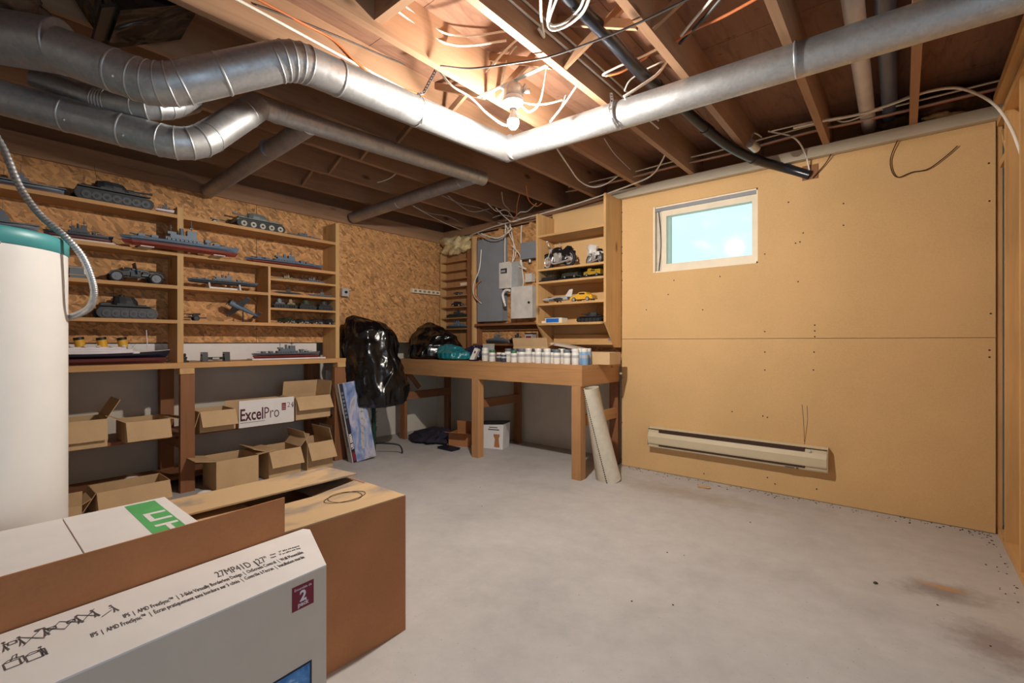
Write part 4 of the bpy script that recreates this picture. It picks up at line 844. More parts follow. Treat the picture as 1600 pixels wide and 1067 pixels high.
# ------------------------------------------------------------------ cartons
def carton(label, loc, rz, L, W, H, flaps, mat='card', cat='carton', name='carton', th=0.005, inner=None, extra=None):
    """flaps: angles for front(-y), back(+y), left(-x), right(+x): 0 upright, 90 level outward, 150 hanging, None closed away"""
    t = thing(name, label, cat, loc, rz)
    b = MB().box(-L/2, L/2, -W/2, W/2, 0, th)
    b.box(-L/2, L/2, -W/2, -W/2+th, th, H).box(-L/2, L/2, W/2-th, W/2, th, H).box(-L/2, -L/2+th, -W/2+th, W/2-th, th, H).box(L/2-th, L/2, -W/2+th, W/2-th, th, H)
    b.build('carton_body', M[mat], t)
    fl = W*0.48
    for k, a in enumerate(flaps):
        if a is None: continue
        ang = math.radians(a); d_ = fl if k < 2 else min(fl, L*0.48)
        o = MB(); sx = L if k < 2 else W
        base = [Vector((0, -W/2+th/2, H)), Vector((0, W/2-th/2, H)), Vector((-L/2+th/2, 0, H)), Vector((L/2-th/2, 0, H))][k]
        od = [Vector((0,-1,0)), Vector((0,1,0)), Vector((-1,0,0)), Vector((1,0,0))][k]; al = Vector((1,0,0)) if k < 2 else Vector((0,1,0))
        tip = base + (Vector((0,0,1))*math.cos(ang) + od*math.sin(ang))*d_ + od*(th*0.6 if a > 100 else 0)
        o.bar(base + od*(th*0.6 if a > 100 else 0), tip, sx*0.985, th*0.8, up=al.cross(tip-base)); o.build('flap', M[mat], t)
    return t
XB = -4.40
def cart(lb, a, b, z, X, W, H, flaps, rz=0.0, **k):
    y0, y1 = yx(a, X), yx(b, X); return carton(lb, (X-W/2, (y0+y1)/2, z+0.0008), H2+rz, y1-y0, W, H, flaps, **k)
cart('open carton on the lower shelf beside the tall white tank', 62, 168, ZLOW, -4.22, 0.3, 0.19, (168, None, 90, 30))
cart('tilted open carton on the lower shelf left of the stained post', 196, 266, ZLOW, -4.24, 0.3, 0.145, (158, None, 60, 100))
cart('open carton with drooping flap just right of the stained post on the lower shelf', 312, 368, ZLOW, -4.26, 0.28, 0.165, (150, None, 165, None))
t = cart('white printed carton with maroon lettering on the lower shelf', 373, 458, ZLOW, -4.25, 0.3, 0.06, (None, 10, None, None))
yA, yB = yx(373, -4.245), yx(459, -4.245); zA = at(373, 660, 0, -4.24).z; zB = at(373, 627, 0, -4.24).z
t['_w'] = 0
LL = yB-yA; p_ = MB().box(-LL/2, LL/2, -0.162, -0.151, 0.0, zB-ZLOW).build('printed_panel', M['paper'], t)
hz = zB-ZLOW; W_ = -0.1635
text('Excel', hz*0.62, M['maroonink'], t, basis((-LL*0.49, W_, hz*0.26), (1,0,0), (0,0,1)), bold=0.0025, sx=0.64)
text('Pro', hz*0.62, M['maroonink'], t, basis((-LL*0.075, W_, hz*0.26), (1,0,0), (0,0,1)), bold=-0.001, sx=0.66)
MB().box(LL*0.26, LL*0.34, W_-0.0008, W_, hz*0.5, hz*0.78).build('red_square', M['redp'], t); text('24', hz*0.28, M['maroonink'], t, basis((LL*0.36, W_, hz*0.6), (1,0,0), (0,0,1)), bold=-0.001)
text('#', hz*0.14, M['maroonink'], t, basis((LL*0.45, W_, hz*0.58), (1,0,0), (0,0,1)))
for k in range(3): MB().box(LL*0.27, LL*0.33, W_-0.0014, W_-0.0008, hz*(0.55+0.07*k), hz*(0.565+0.07*k)).build('print_line', M['whiteink'], t)
MB().box(-LL*0.48, -LL*0.05, W_-0.0006, W_, hz*0.17, hz*0.185).build('print_line', M['ink'], t)
cart('carton with raised rear flap at right end of the lower shelf', 462, 516, ZLOW, -4.27, 0.28, 0.21, (150, -12, 120, 8))
cart('long low open carton on the floor left of the stained post', 150, 266, 0, -4.05, 0.27, 0.16, (148, None, 150, None))
cart('carton corner on the floor partly behind the tall white tank', 88, 128, 0, -3.9, 0.2, 0.14, (15, None, None, 60))
cart('open carton with level side flaps on the floor right of the post', 338, 404, 0, -4.02, 0.3, 0.235, (None, None, 80, 84))
cart('open carton with drooping front flap on the floor in the middle of row', 420, 470, 0, -4.04, 0.3, 0.235, (150, None, 70, 40))
cart('open carton with upright corner flap at right end of floor row', 480, 520, 0, -4.06, 0.34, 0.245, (150, None, 15, -15))
for lb, (x, y, X, z) in (('crumpled white paper on floor beside the stained post', (318, 758, -3.95, 0.0)), ('torn white sheet behind the long low carton', (205, 727, -4.45, ZBOT))):
    p = at(x, y, 0, X); o = MB().ball((p.x, p.y, z+0.03), (0.03, 0.06, 0.028), 8, 5)
    for k, v in enumerate(o.v): o.v[k] = v + Vector((noise.noise(v*30), noise.noise(v*31+Vector((3,1,2))), noise.noise(v*29)*0.4))*0.014
    tag(o.build('crumpled_paper', M['paper']), lb, 'paper')
pa = at(514, 575, 0, -4.5); t_ = MB().prism([(pa.y-0.05, ZLOW), (pa.y+0.06, ZLOW), (pa.y+0.015, 0.85), (pa.y-0.03, 0.86)], 0, -4.5, -4.49).build('white_board', M['paper']); tag(t_, 'narrow white board standing behind the right end post under the ledge', 'board')

# ------------------------------------------------------------------ workbench in the corner
BZ, BY0, BXL, BXR = 0.955, 3.335, -4.525, -2.035
t = thing('workbench', 'long heavy pine workbench under the electric panel', 'workbench', (-3.3, 3.7, 0), world=True)
for k in range(4): MB().box(BXL, BXR, BY0+0.178*k+0.001, BY0+0.178*(k+1)-0.001, BZ-0.036, BZ).build('top_board', M['bench_x'], t)
MB().box(BXL, BXR, BY0, BY0+0.038, BZ-0.172, BZ-0.037).build('front_apron', M['bench_x'], t)
MB().box(BXR-0.038, BXR, BY0+0.039, 4.0, BZ-0.172, BZ-0.037).build('end_apron', M['bench_y'], t)
for x in (xy(893, BY0), xy(737, BY0)): MB().box(x, x+0.088, BY0+0.04, BY0+0.08, 0, BZ-0.037).build('leg', M['bench_z'], t)
MB().box(xy(893, BY0)+0.0, xy(893, BY0)+0.088, BY0+0.0, BY0+0.039, 0, BZ-0.173).build('leg', M['bench_z'], t)
MB().box(xy(737, BY0), xy(737, BY0)+0.088, BY0+0.0, BY0+0.039, 0, BZ-0.173).build('leg', M['bench_z'], t)
MB().box(-4.60, -4.512, 3.42, 3.46, 0, BZ-0.173).build('leg', M['stain_z'], t)
for x in (-4.60, -3.42, -2.14): MB().box(x, x+0.088, 4.0 if x > -3 else 4.12, 4.04 if x > -3 else 4.16, 0, BZ-0.037).build('leg', M['stain_z'], t)
for x in (-4.52, -3.37): MB().box(x, x+0.038, 3.42, 4.12, 0.47, 0.56).build('side_rail', M['stain_y'], t)
MB().box(BXR-0.07, BXR-0.03, 3.36, 4.0, 0.44, 0.53).build('side_rail', M['bench_y'], t)
MB().bar((-4.49, 3.46, 0.78), (-4.49, 3.62, 0.60), 0.03, 0.05).build('brace', M['stain_y'], t)

# ------------------------------------------------------------------ bookcase on the back wall
KX0, KX1, KY = -2.795, -2.022, 3.715
t = thing('wall_bookcase', 'open pine bookcase hung on back wall beside the tan boards', 'bookcase', (-2.4, 3.9, 1.1), world=True)
MB().box(KX0, KX0+0.022, KY, 4.0, 1.33, 2.42).build('side_board', M['pine_z'], t); MB().prism([(KY, 1.33), (4.0, 1.33), (4.0, 1.10), (KY+0.19, 1.10)], 0, KX0, KX0+0.022).build('side_bracket', M['pine_z'], t)
MB().box(KX1-0.022, KX1, KY, 4.0, 1.33, 2.475).build('side_board', M['pine_z'], t); MB().prism([(KY, 1.33), (4.0, 1.33), (4.0, 1.10), (KY+0.19, 1.10)], 0, KX1-0.022, KX1).build('side_bracket', M['pine_z'], t)
for z in (2.20, 1.868, 1.742, 1.528, 1.334): MB().box(KX0+0.022, KX1-0.022, KY+0.002, 4.0, z-0.02, z).build('shelf', M['pine_x'], t)
MB().box(KX0, KX1, 4.0, 4.012, 1.10, 2.475).build('back_panel', M['fibre'], t)
MB().box(KX0+0.022, KX1-0.022, 3.91, 4.0, 1.125, 1.145).build('lower_shelf', M['pine_x'], t); MB().box(KX0+0.05, KX1-0.03, 3.95, 4.0, 1.146, 1.22).build('lower_rail', M['pine_x'], t)
MB().box(KX1-0.1, KX1-0.06, 3.944, 3.95, 1.165, 1.195).build('latch', M['galv_old'], t)
MB().box(KX0+0.022, KX1-0.022, 3.97, 4.0, 1.02, 1.06).build('cleat', M['stain_x'], t)
def bk(a, b, z, Y): x0, x1 = xy(a, Y), xy(b, Y); return ((x0+x1)/2, Y, z+0.0008), x1-x0
l, L = bk(846, 903, 1.868, 3.80); motorcycle('black and chrome motorcycle model on the upper bookcase shelf', l, L*1.1, PI-0.2, M['black'], M['black'])
l, L = bk(912, 948, 1.868, 3.86); motorcycle('white touring motorcycle model at right of the upper bookcase shelf', l, 0.33, PI-0.55, M['white'], M['black'])
mo = bpy.data.objects['model_motorcycle.001']
MB().prism([(0.05, 0.12), (0.085, 0.1), (0.075, 0.19), (0.03, 0.2)], 1, -0.035, 0.035).build('fairing', M['white'], mo); MB().bar((0.06, 0, 0.15), (0.03, 0, 0.2), 0.06, 0.003, (1,0,0)).build('windscreen', M['clear'], mo)
# cars in clear cases
def case(label, a, b, z, Y, h=0.1, D=0.13):
    l, L = bk(a, b, z, Y); t = thing('display_case', label, 'display case', l)
    MB().box(-L/2, L/2, -D/2, D/2, 0, 0.014).build('base', M['black'], t)
    c = MB()
    for (x0, x1, y0, y1, z0, z1) in ((-L/2+0.004, L/2-0.004, -D/2+0.003, -D/2+0.005, 0.014, h), (-L/2+0.004, L/2-0.004, D/2-0.005, D/2-0.003, 0.014, h), (-L/2+0.004, -L/2+0.006, -D/2+0.005, D/2-0.005, 0.014, h), (L/2-0.006, L/2-0.004, -D/2+0.005, D/2-0.005, 0.014, h), (-L/2+0.004, L/2-0.004, -D/2+0.003, D/2-0.003, h, h+0.002)): c.box(x0, x1, y0, y1, z0, z1)
    c.build('clear_cover', M['clear'], t); return (l[0], l[1], l[2]+0.0148), L
q, L = case('clear display case at left of the second bookcase shelf', 842, 876, 1.742, 3.80); tank('drab tank inside the left clear display case', q, L*0.62, PI, M['olive'], M['tankdark'], M['tankdark'], n=5, gun=0.1, H=0.03)
q, L = case('clear display case in the middle of the second bookcase shelf', 878, 909, 1.742, 3.80); car('drab camouflaged car inside the middle clear display case', q, L*0.78, PI, M['olive'], M['black'], 'jeep')
q, L = case('clear display case at right of the second bookcase shelf', 912, 944, 1.742, 3.82); car('yellow vintage car inside the right clear display case', q, L*0.8, PI, M['yellow'], M['black'], 'truck')
l, L = bk(846, 893, 1.528, 3.79)
t = thing('model_jet', 'silver jet fighter model on the third bookcase shelf', 'model plane', l, PI)
MB().rings([[(L*x, math.cos(2*PI*i/14)*L*r, 0.042+math.sin(2*PI*i/14)*L*r) for i in range(14)] for x, r in ((-0.5, 0.045), (-0.3, 0.06), (0.1, 0.06), (0.35, 0.04), (0.5, 0.004))]).build('fuselage', M['metergrey'], t)
for sg in (-1, 1): MB().prism([(0.15*L, sg*0.03*L), (-0.25*L, sg*0.03*L), (-0.36*L, sg*0.34*L), (-0.24*L, sg*0.34*L)], 2, 0.036, 0.041).build('wing', M['shipblue'], t); MB().prism([(-0.38*L, sg*0.03*L), (-0.5*L, sg*0.03*L), (-0.54*L, sg*0.17*L), (-0.47*L, sg*0.17*L)], 2, 0.044, 0.048).build('tailplane', M['shipblue'], t)
MB().prism([(-0.28*L, 0.055), (-0.44*L, 0.125), (-0.54*L, 0.125), (-0.5*L, 0.05)], 1, -0.003, 0.003).build('fin', M['boxwhite'], t)
MB().ball((0.2*L, 0, 0.056), (0.1*L, 0.03*L, 0.03*L), 12, 6).build('canopy', M['black'], t)
gm = MB()
for x, y in ((0.28*L, 0), (-0.1*L, 0.08*L), (-0.1*L, -0.08*L)): gm.cyl((x, y, 0.01), (x, y, 0.035), 0.002, n=6).cyl((x, y-0.003, 0.009), (x, y+0.003, 0.009), 0.009, n=12)
gm.build('landing_gear', M['black'], t); MB().cyl((-0.05*L, -0.12*L, 0.03), (0.14*L, -0.12*L, 0.03), 0.009, n=10).cyl((-0.05*L, 0.12*L, 0.03), (0.14*L, 0.12*L, 0.03), 0.009, n=10).build('drop_tank', M['shipgrey'], t)
l, L = bk(894, 930, 1.528, 3.80); car('yellow and chrome vintage car model on the third bookcase shelf', l, L*0.95, PI, M['yellow'], M['black'], 'car', 'model car')
l, L = bk(849, 888, 1.334, 3.79); t = thing('kit_carton', 'flat blue and white printed kit box on the fourth bookcase shelf', 'box', l)
MB().box(-L*0.3, L*0.36, -0.05, 0.05, 0, 0.05).build('box_base', M['cream'], t); MB().box(-L*0.26, L*0.24, -0.052, -0.05, 0.006, 0.044).build('blue_print', M['blue'], t); MB().box(-L*0.31, L*0.37, -0.051, 0.051, 0.05, 0.056).build('box_lid', M['shipdark'], t); MB().box(-L*0.5, -L*0.31, -0.03, 0.03, 0, 0.024).build('side_tab', M['cream'], t)
l, L = bk(904, 946, 1.334, 3.82); tank('black battle tank model at right of the fourth bookcase shelf', l, L*0.95, PI, M['tankdark'], M['black'], M['field'], n=6, gun=0.2, H=0.05)
# narrow rack with many shallow shelves, left of the panel
t = thing('narrow_rack', 'narrow rack of many shallow wooden shelves in the corner', 'rack', (-4.23, 3.99, 1.2), world=True)
RX0, RX1, RY = -4.49, -3.985, 3.95
MB().box(RX0, RX0+0.02, RY, 4.045, 1.0, 2.26).build('side_board', M['pine_z'], t); MB().box(RX1-0.02, RX1, RY, 4.045, 1.0, 2.26).build('side_board', M['stain_z'], t)
for z in (2.145, 2.035, 1.93, 1.832, 1.722, 1.582, 1.447, 1.315): MB().box(RX0+0.02, RX1-0.02, RY, 4.045, z-0.012, z).build('shelf', M['bench_x'], t)
MB().box(RX0+0.02, RX1-0.02, 4.04, 4.048, 1.0, 2.26).build('back_panel', M['bench_z'], t)
for z, m_, lb in ((1.832, 'cream', 'small pale box on the fifth shelf of the narrow rack'), (1.722, 'shipdark', 'small dark toy on the upper middle shelf of the narrow rack'), (1.582, 'navy', 'navy toy car on the middle shelf of the narrow rack'), (1.447, 'field', 'row of dark model parts on the second lowest shelf of narrow rack'), (1.315, 'shipblue', 'blue-grey model parts on the lowest shelf of narrow rack')):
    if m_ == 'cream': o = MB().box(-4.14, -4.03, 3.97, 4.02, z, z+0.035).box(-4.145, -4.025, 3.965, 4.025, z+0.028, z+0.036).build('small_carton', M[m_]); tag(o, lb, 'box')
    elif m_ == 'shipdark': car(lb, (-4.2, 3.992, z+0.0008), 0.12, 0, M[m_], M['black'], 'jeep')
    elif m_ == 'navy': car(lb, (-4.2, 3.992, z+0.0008), 0.17, 0, M[m_], M['black'], 'car')
    else: ship(lb, (-4.22, 3.992, z+0.0008), 0.40, 0, M[m_], M['olive'], M[m_], hh=0.035)
# post beside the rack, panel boards
o = MB().cyl((-3.92, 4.0, 0.98), (-3.92, 4.0, 2.40), 0.045, n=18).cyl((-3.92, 4.0, 1.95), (-3.92, 4.0, 2.01), 0.05, n=18).build('round_post', M['pine_z']); tag(o, 'pale round post standing left of the grey panel', 'post')
o = MB().box(-3.87, -3.85, 3.98, 4.04, 1.0, 2.38).box(-3.852, -3.835, 3.99, 4.04, 1.0, 2.38).build('batten', M['stain_z']); tag(o, 'upright wooden batten between round post and grey panel', 'batten')
def YZ(px, py, Y=3.99): p = at(px, py, 1, Y); return p.x, p.z
t = thing('breaker_panel', 'tall grey electric breaker panel on strand board', 'electric panel', (-3.62, 4.0, 1.39), world=True)
MB().box(-3.82, -3.45, 3.95, 4.048, 1.39, 2.33).build('panel_box', M['panelgrey'], t); MB().box(-3.825, -3.445, 3.942, 3.95, 1.385, 2.335).build('panel_cover', M['panelgrey'], t); MB().box(-3.83, -3.81, 3.93, 3.95, 1.84, 1.92).build('latch', M['shipdark'], t)
for z in (1.45, 2.28): MB().cyl((-3.47, 3.942, z), (-3.47, 3.938, z), 0.006, n=8).build('screw', M['chrome'], t)
t = thing('electric_meter', 'pale grey meter box with dark display window', 'meter', (-3.36, 3.95, 1.75), world=True)
MB().box(-3.47, -3.22, 3.95, 4.048, 1.75, 2.03).build('meter_case', M['metergrey'], t); MB().prism([(-3.475, 1.745), (-3.31, 1.745), (-3.31, 2.02), (-3.325, 2.035), (-3.475, 2.035)], 1, 3.93, 3.95).build('meter_cover', M['boxwhite'], t)
MB().box(-3.455, -3.345, 3.926, 3.93, 1.9, 1.985).build('display_frame', M['boxwhite'], t); MB().box(-3.445, -3.355, 3.923, 3.926, 1.91, 1.965).build('display', M['shipdark'], t); text('8888', 0.03, M['whiteink'], t, basis((-3.438, 3.9225, 1.925), (1,0,0), (0,0,1)), ext=0.0003)
for z in (1.84, 1.91, 1.98): MB().cyl((-3.26, 3.95, z), (-3.26, 3.942, z), 0.012, n=10).build('knockout', M['metergrey'], t)
t = thing('fuse_box', 'square white metal fuse box with round lock', 'fuse box', (-3.18, 3.95, 1.41), world=True)
MB().box(-3.295, -3.01, 3.94, 4.048, 1.41, 1.745).build('box_body', M['boxwhite'], t); MB().box(-3.30, -3.005, 3.93, 3.94, 1.405, 1.75).build('door', M['boxwhite'], t); MB().cyl((-3.05, 3.93, 1.57), (-3.05, 3.921, 1.57), 0.013, n=14).build('lock', M['black'], t)
t = thing('junction_box', 'small grey junction box high beside the bookcase', 'electric box', (-3.05, 4.0, 2.04), world=True)
MB().box(-3.19, -2.90, 3.97, 4.048, 2.05, 2.22).build('box_body', M['panelgrey'], t); MB().box(-3.195, -2.895, 3.962, 3.97, 2.045, 2.225).build('cover', M['panelgrey'], t); MB().cyl((-3.1, 4.01, 2.05), (-3.1, 4.01, 2.01), 0.02, n=12).cyl((-3.0, 4.01, 2.05), (-3.0, 4.01, 2.015), 0.016, n=12).build('conduit_fitting', M['galv'], t)
t = thing('conduit_elbow', 'white bent conduit linking meter box and panel', 'conduit', (-3.38, 4.0, 1.6), world=True)
MB().tube(smooth_path([(-3.31, 3.92, 1.715), (-3.37, 3.92, 1.72), (-3.41, 3.92, 1.68), (-3.40, 3.92, 1.62), (-3.38, 3.92, 1.57)], 6), 0.015, 12).build('elbow_tube', M['white'], t); MB().cyl((-3.385, 3.92, 1.58), (-3.37, 3.92, 1.54), 0.022, n=12).build('end_nut', M['galv'], t)
o = MB().box(-3.15, -3.06, 3.99, 4.048, 1.80, 1.89).box(-3.13, -3.08, 3.985, 3.99, 1.82, 1.87).build('wall_plate', M['boxwhite']); tag(o, 'small white receptacle just above the white fuse box', 'outlet box')
# board ledges over the bench
o = MB().box(-3.86, -2.80, 3.93, 4.048, 1.335, 1.36).box(-3.86, -2.80, 4.02, 4.048, 1.28, 1.334).build('panel_ledge', M['stain_x']); tag(o, 'dark narrow board ledge right below the electric panel', 'ledge')
o = MB().box(-3.86, -2.80, 3.90, 4.048, 1.11, 1.132).box(-3.86, -2.80, 4.02, 4.048, 1.05, 1.109).build('bench_ledge', M['stain_x']); tag(o, 'low board ledge just above the back of workbench', 'ledge')
ship('grey model ship on the low ledge above the workbench', (xy(777, 3.97), 3.97, 1.133), 0.36, 0, M['shipgrey'], M['shipdark'], M['shipgrey'], hh=0.04)
ship('short black model ship on the low ledge above the workbench', (xy(808, 3.97), 3.97, 1.133), 0.23, 0, M['navy'], M['black'], M['shipdark'], hh=0.045)
t = thing('small_tin', 'small grey printed tin at right end of the low ledge', 'tin', (xy(829, 3.96), 3.96, 1.133)); MB().box(-0.05, 0.05, -0.035, 0.035, 0, 0.1).build('tin_body', M['metergrey'], t); MB().box(-0.053, 0.053, -0.038, 0.038, 0.1, 0.112).build('tin_lid', M['black'], t); MB().box(-0.035, 0.035, -0.0362, -0.035, 0.055, 0.08).build('tin_label', M['redp'], t)

# ------------------------------------------------------------------ clutter on the bench
def jar(kind):
    t = thing('paint_jar', 'paint jar', 'paint jar', (0,0,0), 0, 'white paint jars lined up along the workbench front')
    h, r, c1, c2 = kind
    MB().lathe([(r*0.96, 0), (r, 0.004), (r, h*0.72), (r*0.9, h*0.78)], 18).build('jar_body', M[c1], t); MB().lathe([(r*0.92, h*0.78), (r*0.94, h*0.79), (r*0.94, h*0.98), (r*0.88, h)], 18).build('lid', M[c2], t)
    MB().lathe([(r*1.006, h*0.42), (r*1.006, h*0.6)], 18, cap=False).build('label_band', M['metergrey'], t); return t
kinds = [jar((0.135, 0.034, 'jarwhite', 'jarwhite')), jar((0.115, 0.033, 'jarwhite', 'jargreen')), jar((0.09, 0.028, 'jardark', 'jarwhite')), jar((0.13, 0.035, 'jarwhite', 'shipgrey')), jar((0.14, 0.033, 'jarblue', 'jarwhite')), jar((0.13, 0.034, 'jarwhite', 'jardark'))]
spec = [(758,0,3.5),(769,1,3.47),(780,2,3.5),(787,2,3.45),(794,3,3.5),(805,5,3.55),(803,1,3.44),(815,3,3.46),(826,0,3.5),(835,5,3.55),(841,0,3.45),(850,3,3.52),(855,0,3.45),(864,5,3.5),(870,3,3.44),(878,0,3.5),(886,3,3.45),(893,5,3.53),(899,0,3.45),(908,4,3.5),(913,4,3.44),(918,4,3.56)]
order = ['first', 'second', 'third', 'fourth', 'fifth', 'sixth', 'seventh', 'eighth', 'ninth', 'tenth', 'eleventh', 'twelfth', 'thirteenth', 'fourteenth', 'fifteenth', 'sixteenth', 'seventeenth', 'eighteenth', 'nineteenth', 'twentieth', 'twenty-first', 'twenty-second']
used = set(); lidn = {0: 'white lid', 1: 'green lid', 2: 'dark short body', 3: 'grey lid', 4: 'pale blue body', 5: 'dark lid'}
for i, (px, k, Y) in enumerate(sorted(spec)):
    o = kinds[k] if k not in used else copy_tree(kinds[k]); used.add(k)
    o.location = (xy(px, Y), Y, BZ+0.0006); o.rotation_euler = (0, 0, rnd.uniform(0, 6)); o['label'] = 'paint jar with %s, %s from left in the workbench row' % (lidn[k], order[i])
p = Vector((xy(742, 3.45), 3.45, BZ+0.002)); t = thing('phone_handset', 'white cordless handset leaning at left of the paint jars', 'handset', p, 0.35)
m_ = MB(); m_.X = Matrix.Translation((0,0,0.06)) @ Matrix.Rotation(0.45, 4, 'Y') ; m_.box(-0.022, 0.022, -0.03, 0.03, -0.065, 0.07); m_.build('handset_body', M['boxwhite'], t)
m_ = MB(); m_.X = Matrix.Translation((0,0,0.06)) @ Matrix.Rotation(0.45, 4, 'Y'); m_.box(-0.008, 0.008, -0.032, -0.03, 0.02, 0.045); m_.build('handset_screen', M['shipdark'], t); MB().box(-0.05, 0.03, -0.035, 0.035, 0, 0.012).build('cradle', M['black'], t)
t = thing('card_sleeve', 'grey card box behind the first paint jars', 'box', (xy(764, 3.62), 3.62, BZ+0.0006)); MB().box(-0.06, 0.05, -0.03, 0.03, 0, 0.17).build('sleeve_body', M['metergrey'], t); MB().box(-0.062, 0.052, -0.032, 0.032, 0.165, 0.175).build('sleeve_lid', M['card'], t)
a, b = xy(805, 3.68), xy(859, 3.68); carton('flat open carton behind the paint jars on the workbench', ((a+b)/2, 3.74, BZ+0.0006), 0, b-a, 0.18, 0.15, (12, None, None, 70), name='low_carton')
t = thing('folded_card', 'folded grey card leaning behind paint jars under the bookcase', 'card', (xy(888, 3.72), 3.74, BZ+0.0006)); MB().prism([(-0.17, 0.17), (-0.15, 0.19), (0.16, 0.135), (0.17, 0.12)], 1, -0.08, 0.06).build('card_top', M['greyprint'], t); MB().box(-0.15, 0.15, -0.06, 0.04, 0, 0.118).build('card_stack', M['card_dark'], t)
t = thing('small_carton', 'small closed brown carton at right end of the workbench', 'carton', (xy(944, 3.66)-0.03, 3.7, BZ+0.0006), 0.0)
MB().box(-0.145, 0.115, -0.1, 0.1, 0, 0.105).build('carton_body', M['card'], t); MB().box(-0.13, -0.08, -0.1012, -0.1, 0.03, 0.08).build('paper_label', M['paper'], t); MB().box(-0.145, 0.115, -0.02, 0.02, 0.105, 0.1056).build('tape', M['cream'], t)
# bags
def bag(name, label, loc, prof, mat, seed=0, wr=0.03, n=56, cat='bag', tie=None, ell=1.0):
    t = thing(name, label, cat, loc)
    R = []
    zs = [p_[0] for p_ in prof]; K = 44
    for k in range(K+1):
        z = zs[0] + (zs[-1]-zs[0])*k/K
        for i in range(len(prof)-1):
            if prof[i][0] <= z <= prof[i+1][0]+1e-6:
                u_ = (z-prof[i][0])/max(1e-6, prof[i+1][0]-prof[i][0]); u_ = u_*u_*(3-2*u_); q = [prof[i][j]*(1-u_)+prof[i+1][j]*u_ for j in range(1, 4)]; break
        ring = []
        for i in range(n):
            a = 2*PI*i/n; d_ = Vector((math.cos(a), math.sin(a), 0))
            w_ = noise.noise(Vector((math.cos(a)*2.2, math.sin(a)*2.2, z*4+seed*5)))*wr*1.6 + abs(noise.noise(Vector((math.cos(a)*4.5, math.sin(a)*4.5, z*5+seed))))*wr*1.3 + abs(noise.noise(Vector((math.cos(a)*3, math.sin(a)*3, z*16+seed))))*wr*0.7
            r_ = max(0.01, q[0]+w_*min(1, q[0]/0.08)); ring.append((q[1]+d_.x*r_, q[2]+d_.y*r_*ell, z))
        R.append(ring)
    MB().rings(R).build('bag_skin', mat, t)
    if tie: 
        m_ = MB(); c = Vector(tie)
        for k in range(9): a = k*0.7; m_.prism([(-0.03, 0), (0.03, 0), (0.05, 0.08), (-0.04, 0.07)], 1, -0.002, 0.002) if False else m_.bar(c, c+Vector((math.cos(a)*0.06, math.sin(a)*0.06, 0.05+0.02*math.sin(k*3))), 0.05, 0.006)
        m_.build('gathered_neck', mat, t)
    return t
tp = dp(584, 690, 4.80); tx, ty = tp.x, tp.y
bg_ = bag('garbage_bag', 'tall black garbage bag pulled over an artificial tree', (tx, ty, 0), [(0.50, 0.2, 0.0, 0.0), (0.53, 0.27, 0.03, 0.04), (0.65, 0.29, 0.03, 0.04), (0.9, 0.275, 0.0, 0), (1.1, 0.265, -0.02, -0.03), (1.25, 0.24, -0.03, -0.04), (1.34, 0.19, -0.05, -0.06), (1.385, 0.1, -0.08, -0.12), (1.41, 0.03, -0.1, -0.17), (1.42, 0.01, -0.1, -0.17)], M['bag'], 1, 0.03, ell=0.95)
t = thing('artificial_tree', 'dark green artificial tree trunk on a wire stand under the black bag', 'artificial tree', (tx, ty, 0))
tr = MB()
for k in range(140):
    z = rnd.uniform(0.08, 0.6); a = rnd.uniform(0, 6.3); tr.bar((0,0,z), (math.cos(a)*0.035, math.sin(a)*0.035, z+0.03), 0.004, 0.002)
o = tr.build('needles', M['green'], t); o['kind'] = 'stuff'
MB().cyl((0,0,0.04), (0,0,0.62), 0.02, n=12).build('trunk', M['green'], t)
for k in range(3):
    a = 0.75+k*2*PI/3; dx, dy = math.cos(a), math.sin(a); MB().tube(smooth_path([(0,0,0.11), (dx*0.1, dy*0.1, 0.11), (dx*0.24, dy*0.24, 0.095), (dx*0.28, dy*0.28, 0.06), (dx*0.29, dy*0.29, 0.008)], 5), 0.008, 8).build('stand_leg', M['black'], t)
bl = Vector((xy(676, 3.68)+0.02, 3.68, BZ))
bag('garbage_bag', 'slumped black garbage bag on the left end of workbench', (bl.x, bl.y, BZ+0.001), [(0.0, 0.28, 0.06, -0.06), (0.03, 0.33, 0.06, -0.05), (0.14, 0.325, 0.06, -0.03), (0.25, 0.29, 0.01, -0.02), (0.35, 0.16, -0.04, -0.02), (0.415, 0.05, -0.06, -0.02), (0.43, 0.012, -0.06, -0.02)], M['bag'], 5, 0.03, ell=0.8)
bag('plastic_bag', 'shiny teal plastic bag slumped beside the black bag on workbench', (xy(708, 3.48), 3.5, BZ+0.001), [(0.0, 0.15, 0, 0), (0.02, 0.2, 0, 0), (0.07, 0.18, -0.02, 0), (0.13, 0.1, -0.08, 0.02), (0.17, 0.03, -0.12, 0.02)], M['bagteal'], 9, 0.04, ell=0.6)
bag('plastic_bag', 'navy blue folded bag behind the teal bag on workbench', (xy(735, 3.66), 3.72, BZ+0.001), [(0.0, 0.12, 0, 0), (0.03, 0.17, 0, 0), (0.1, 0.14, 0, 0), (0.15, 0.05, 0.03, 0), (0.16, 0.02, 0.03, 0)], M['bagblue'], 12, 0.03, ell=0.7)
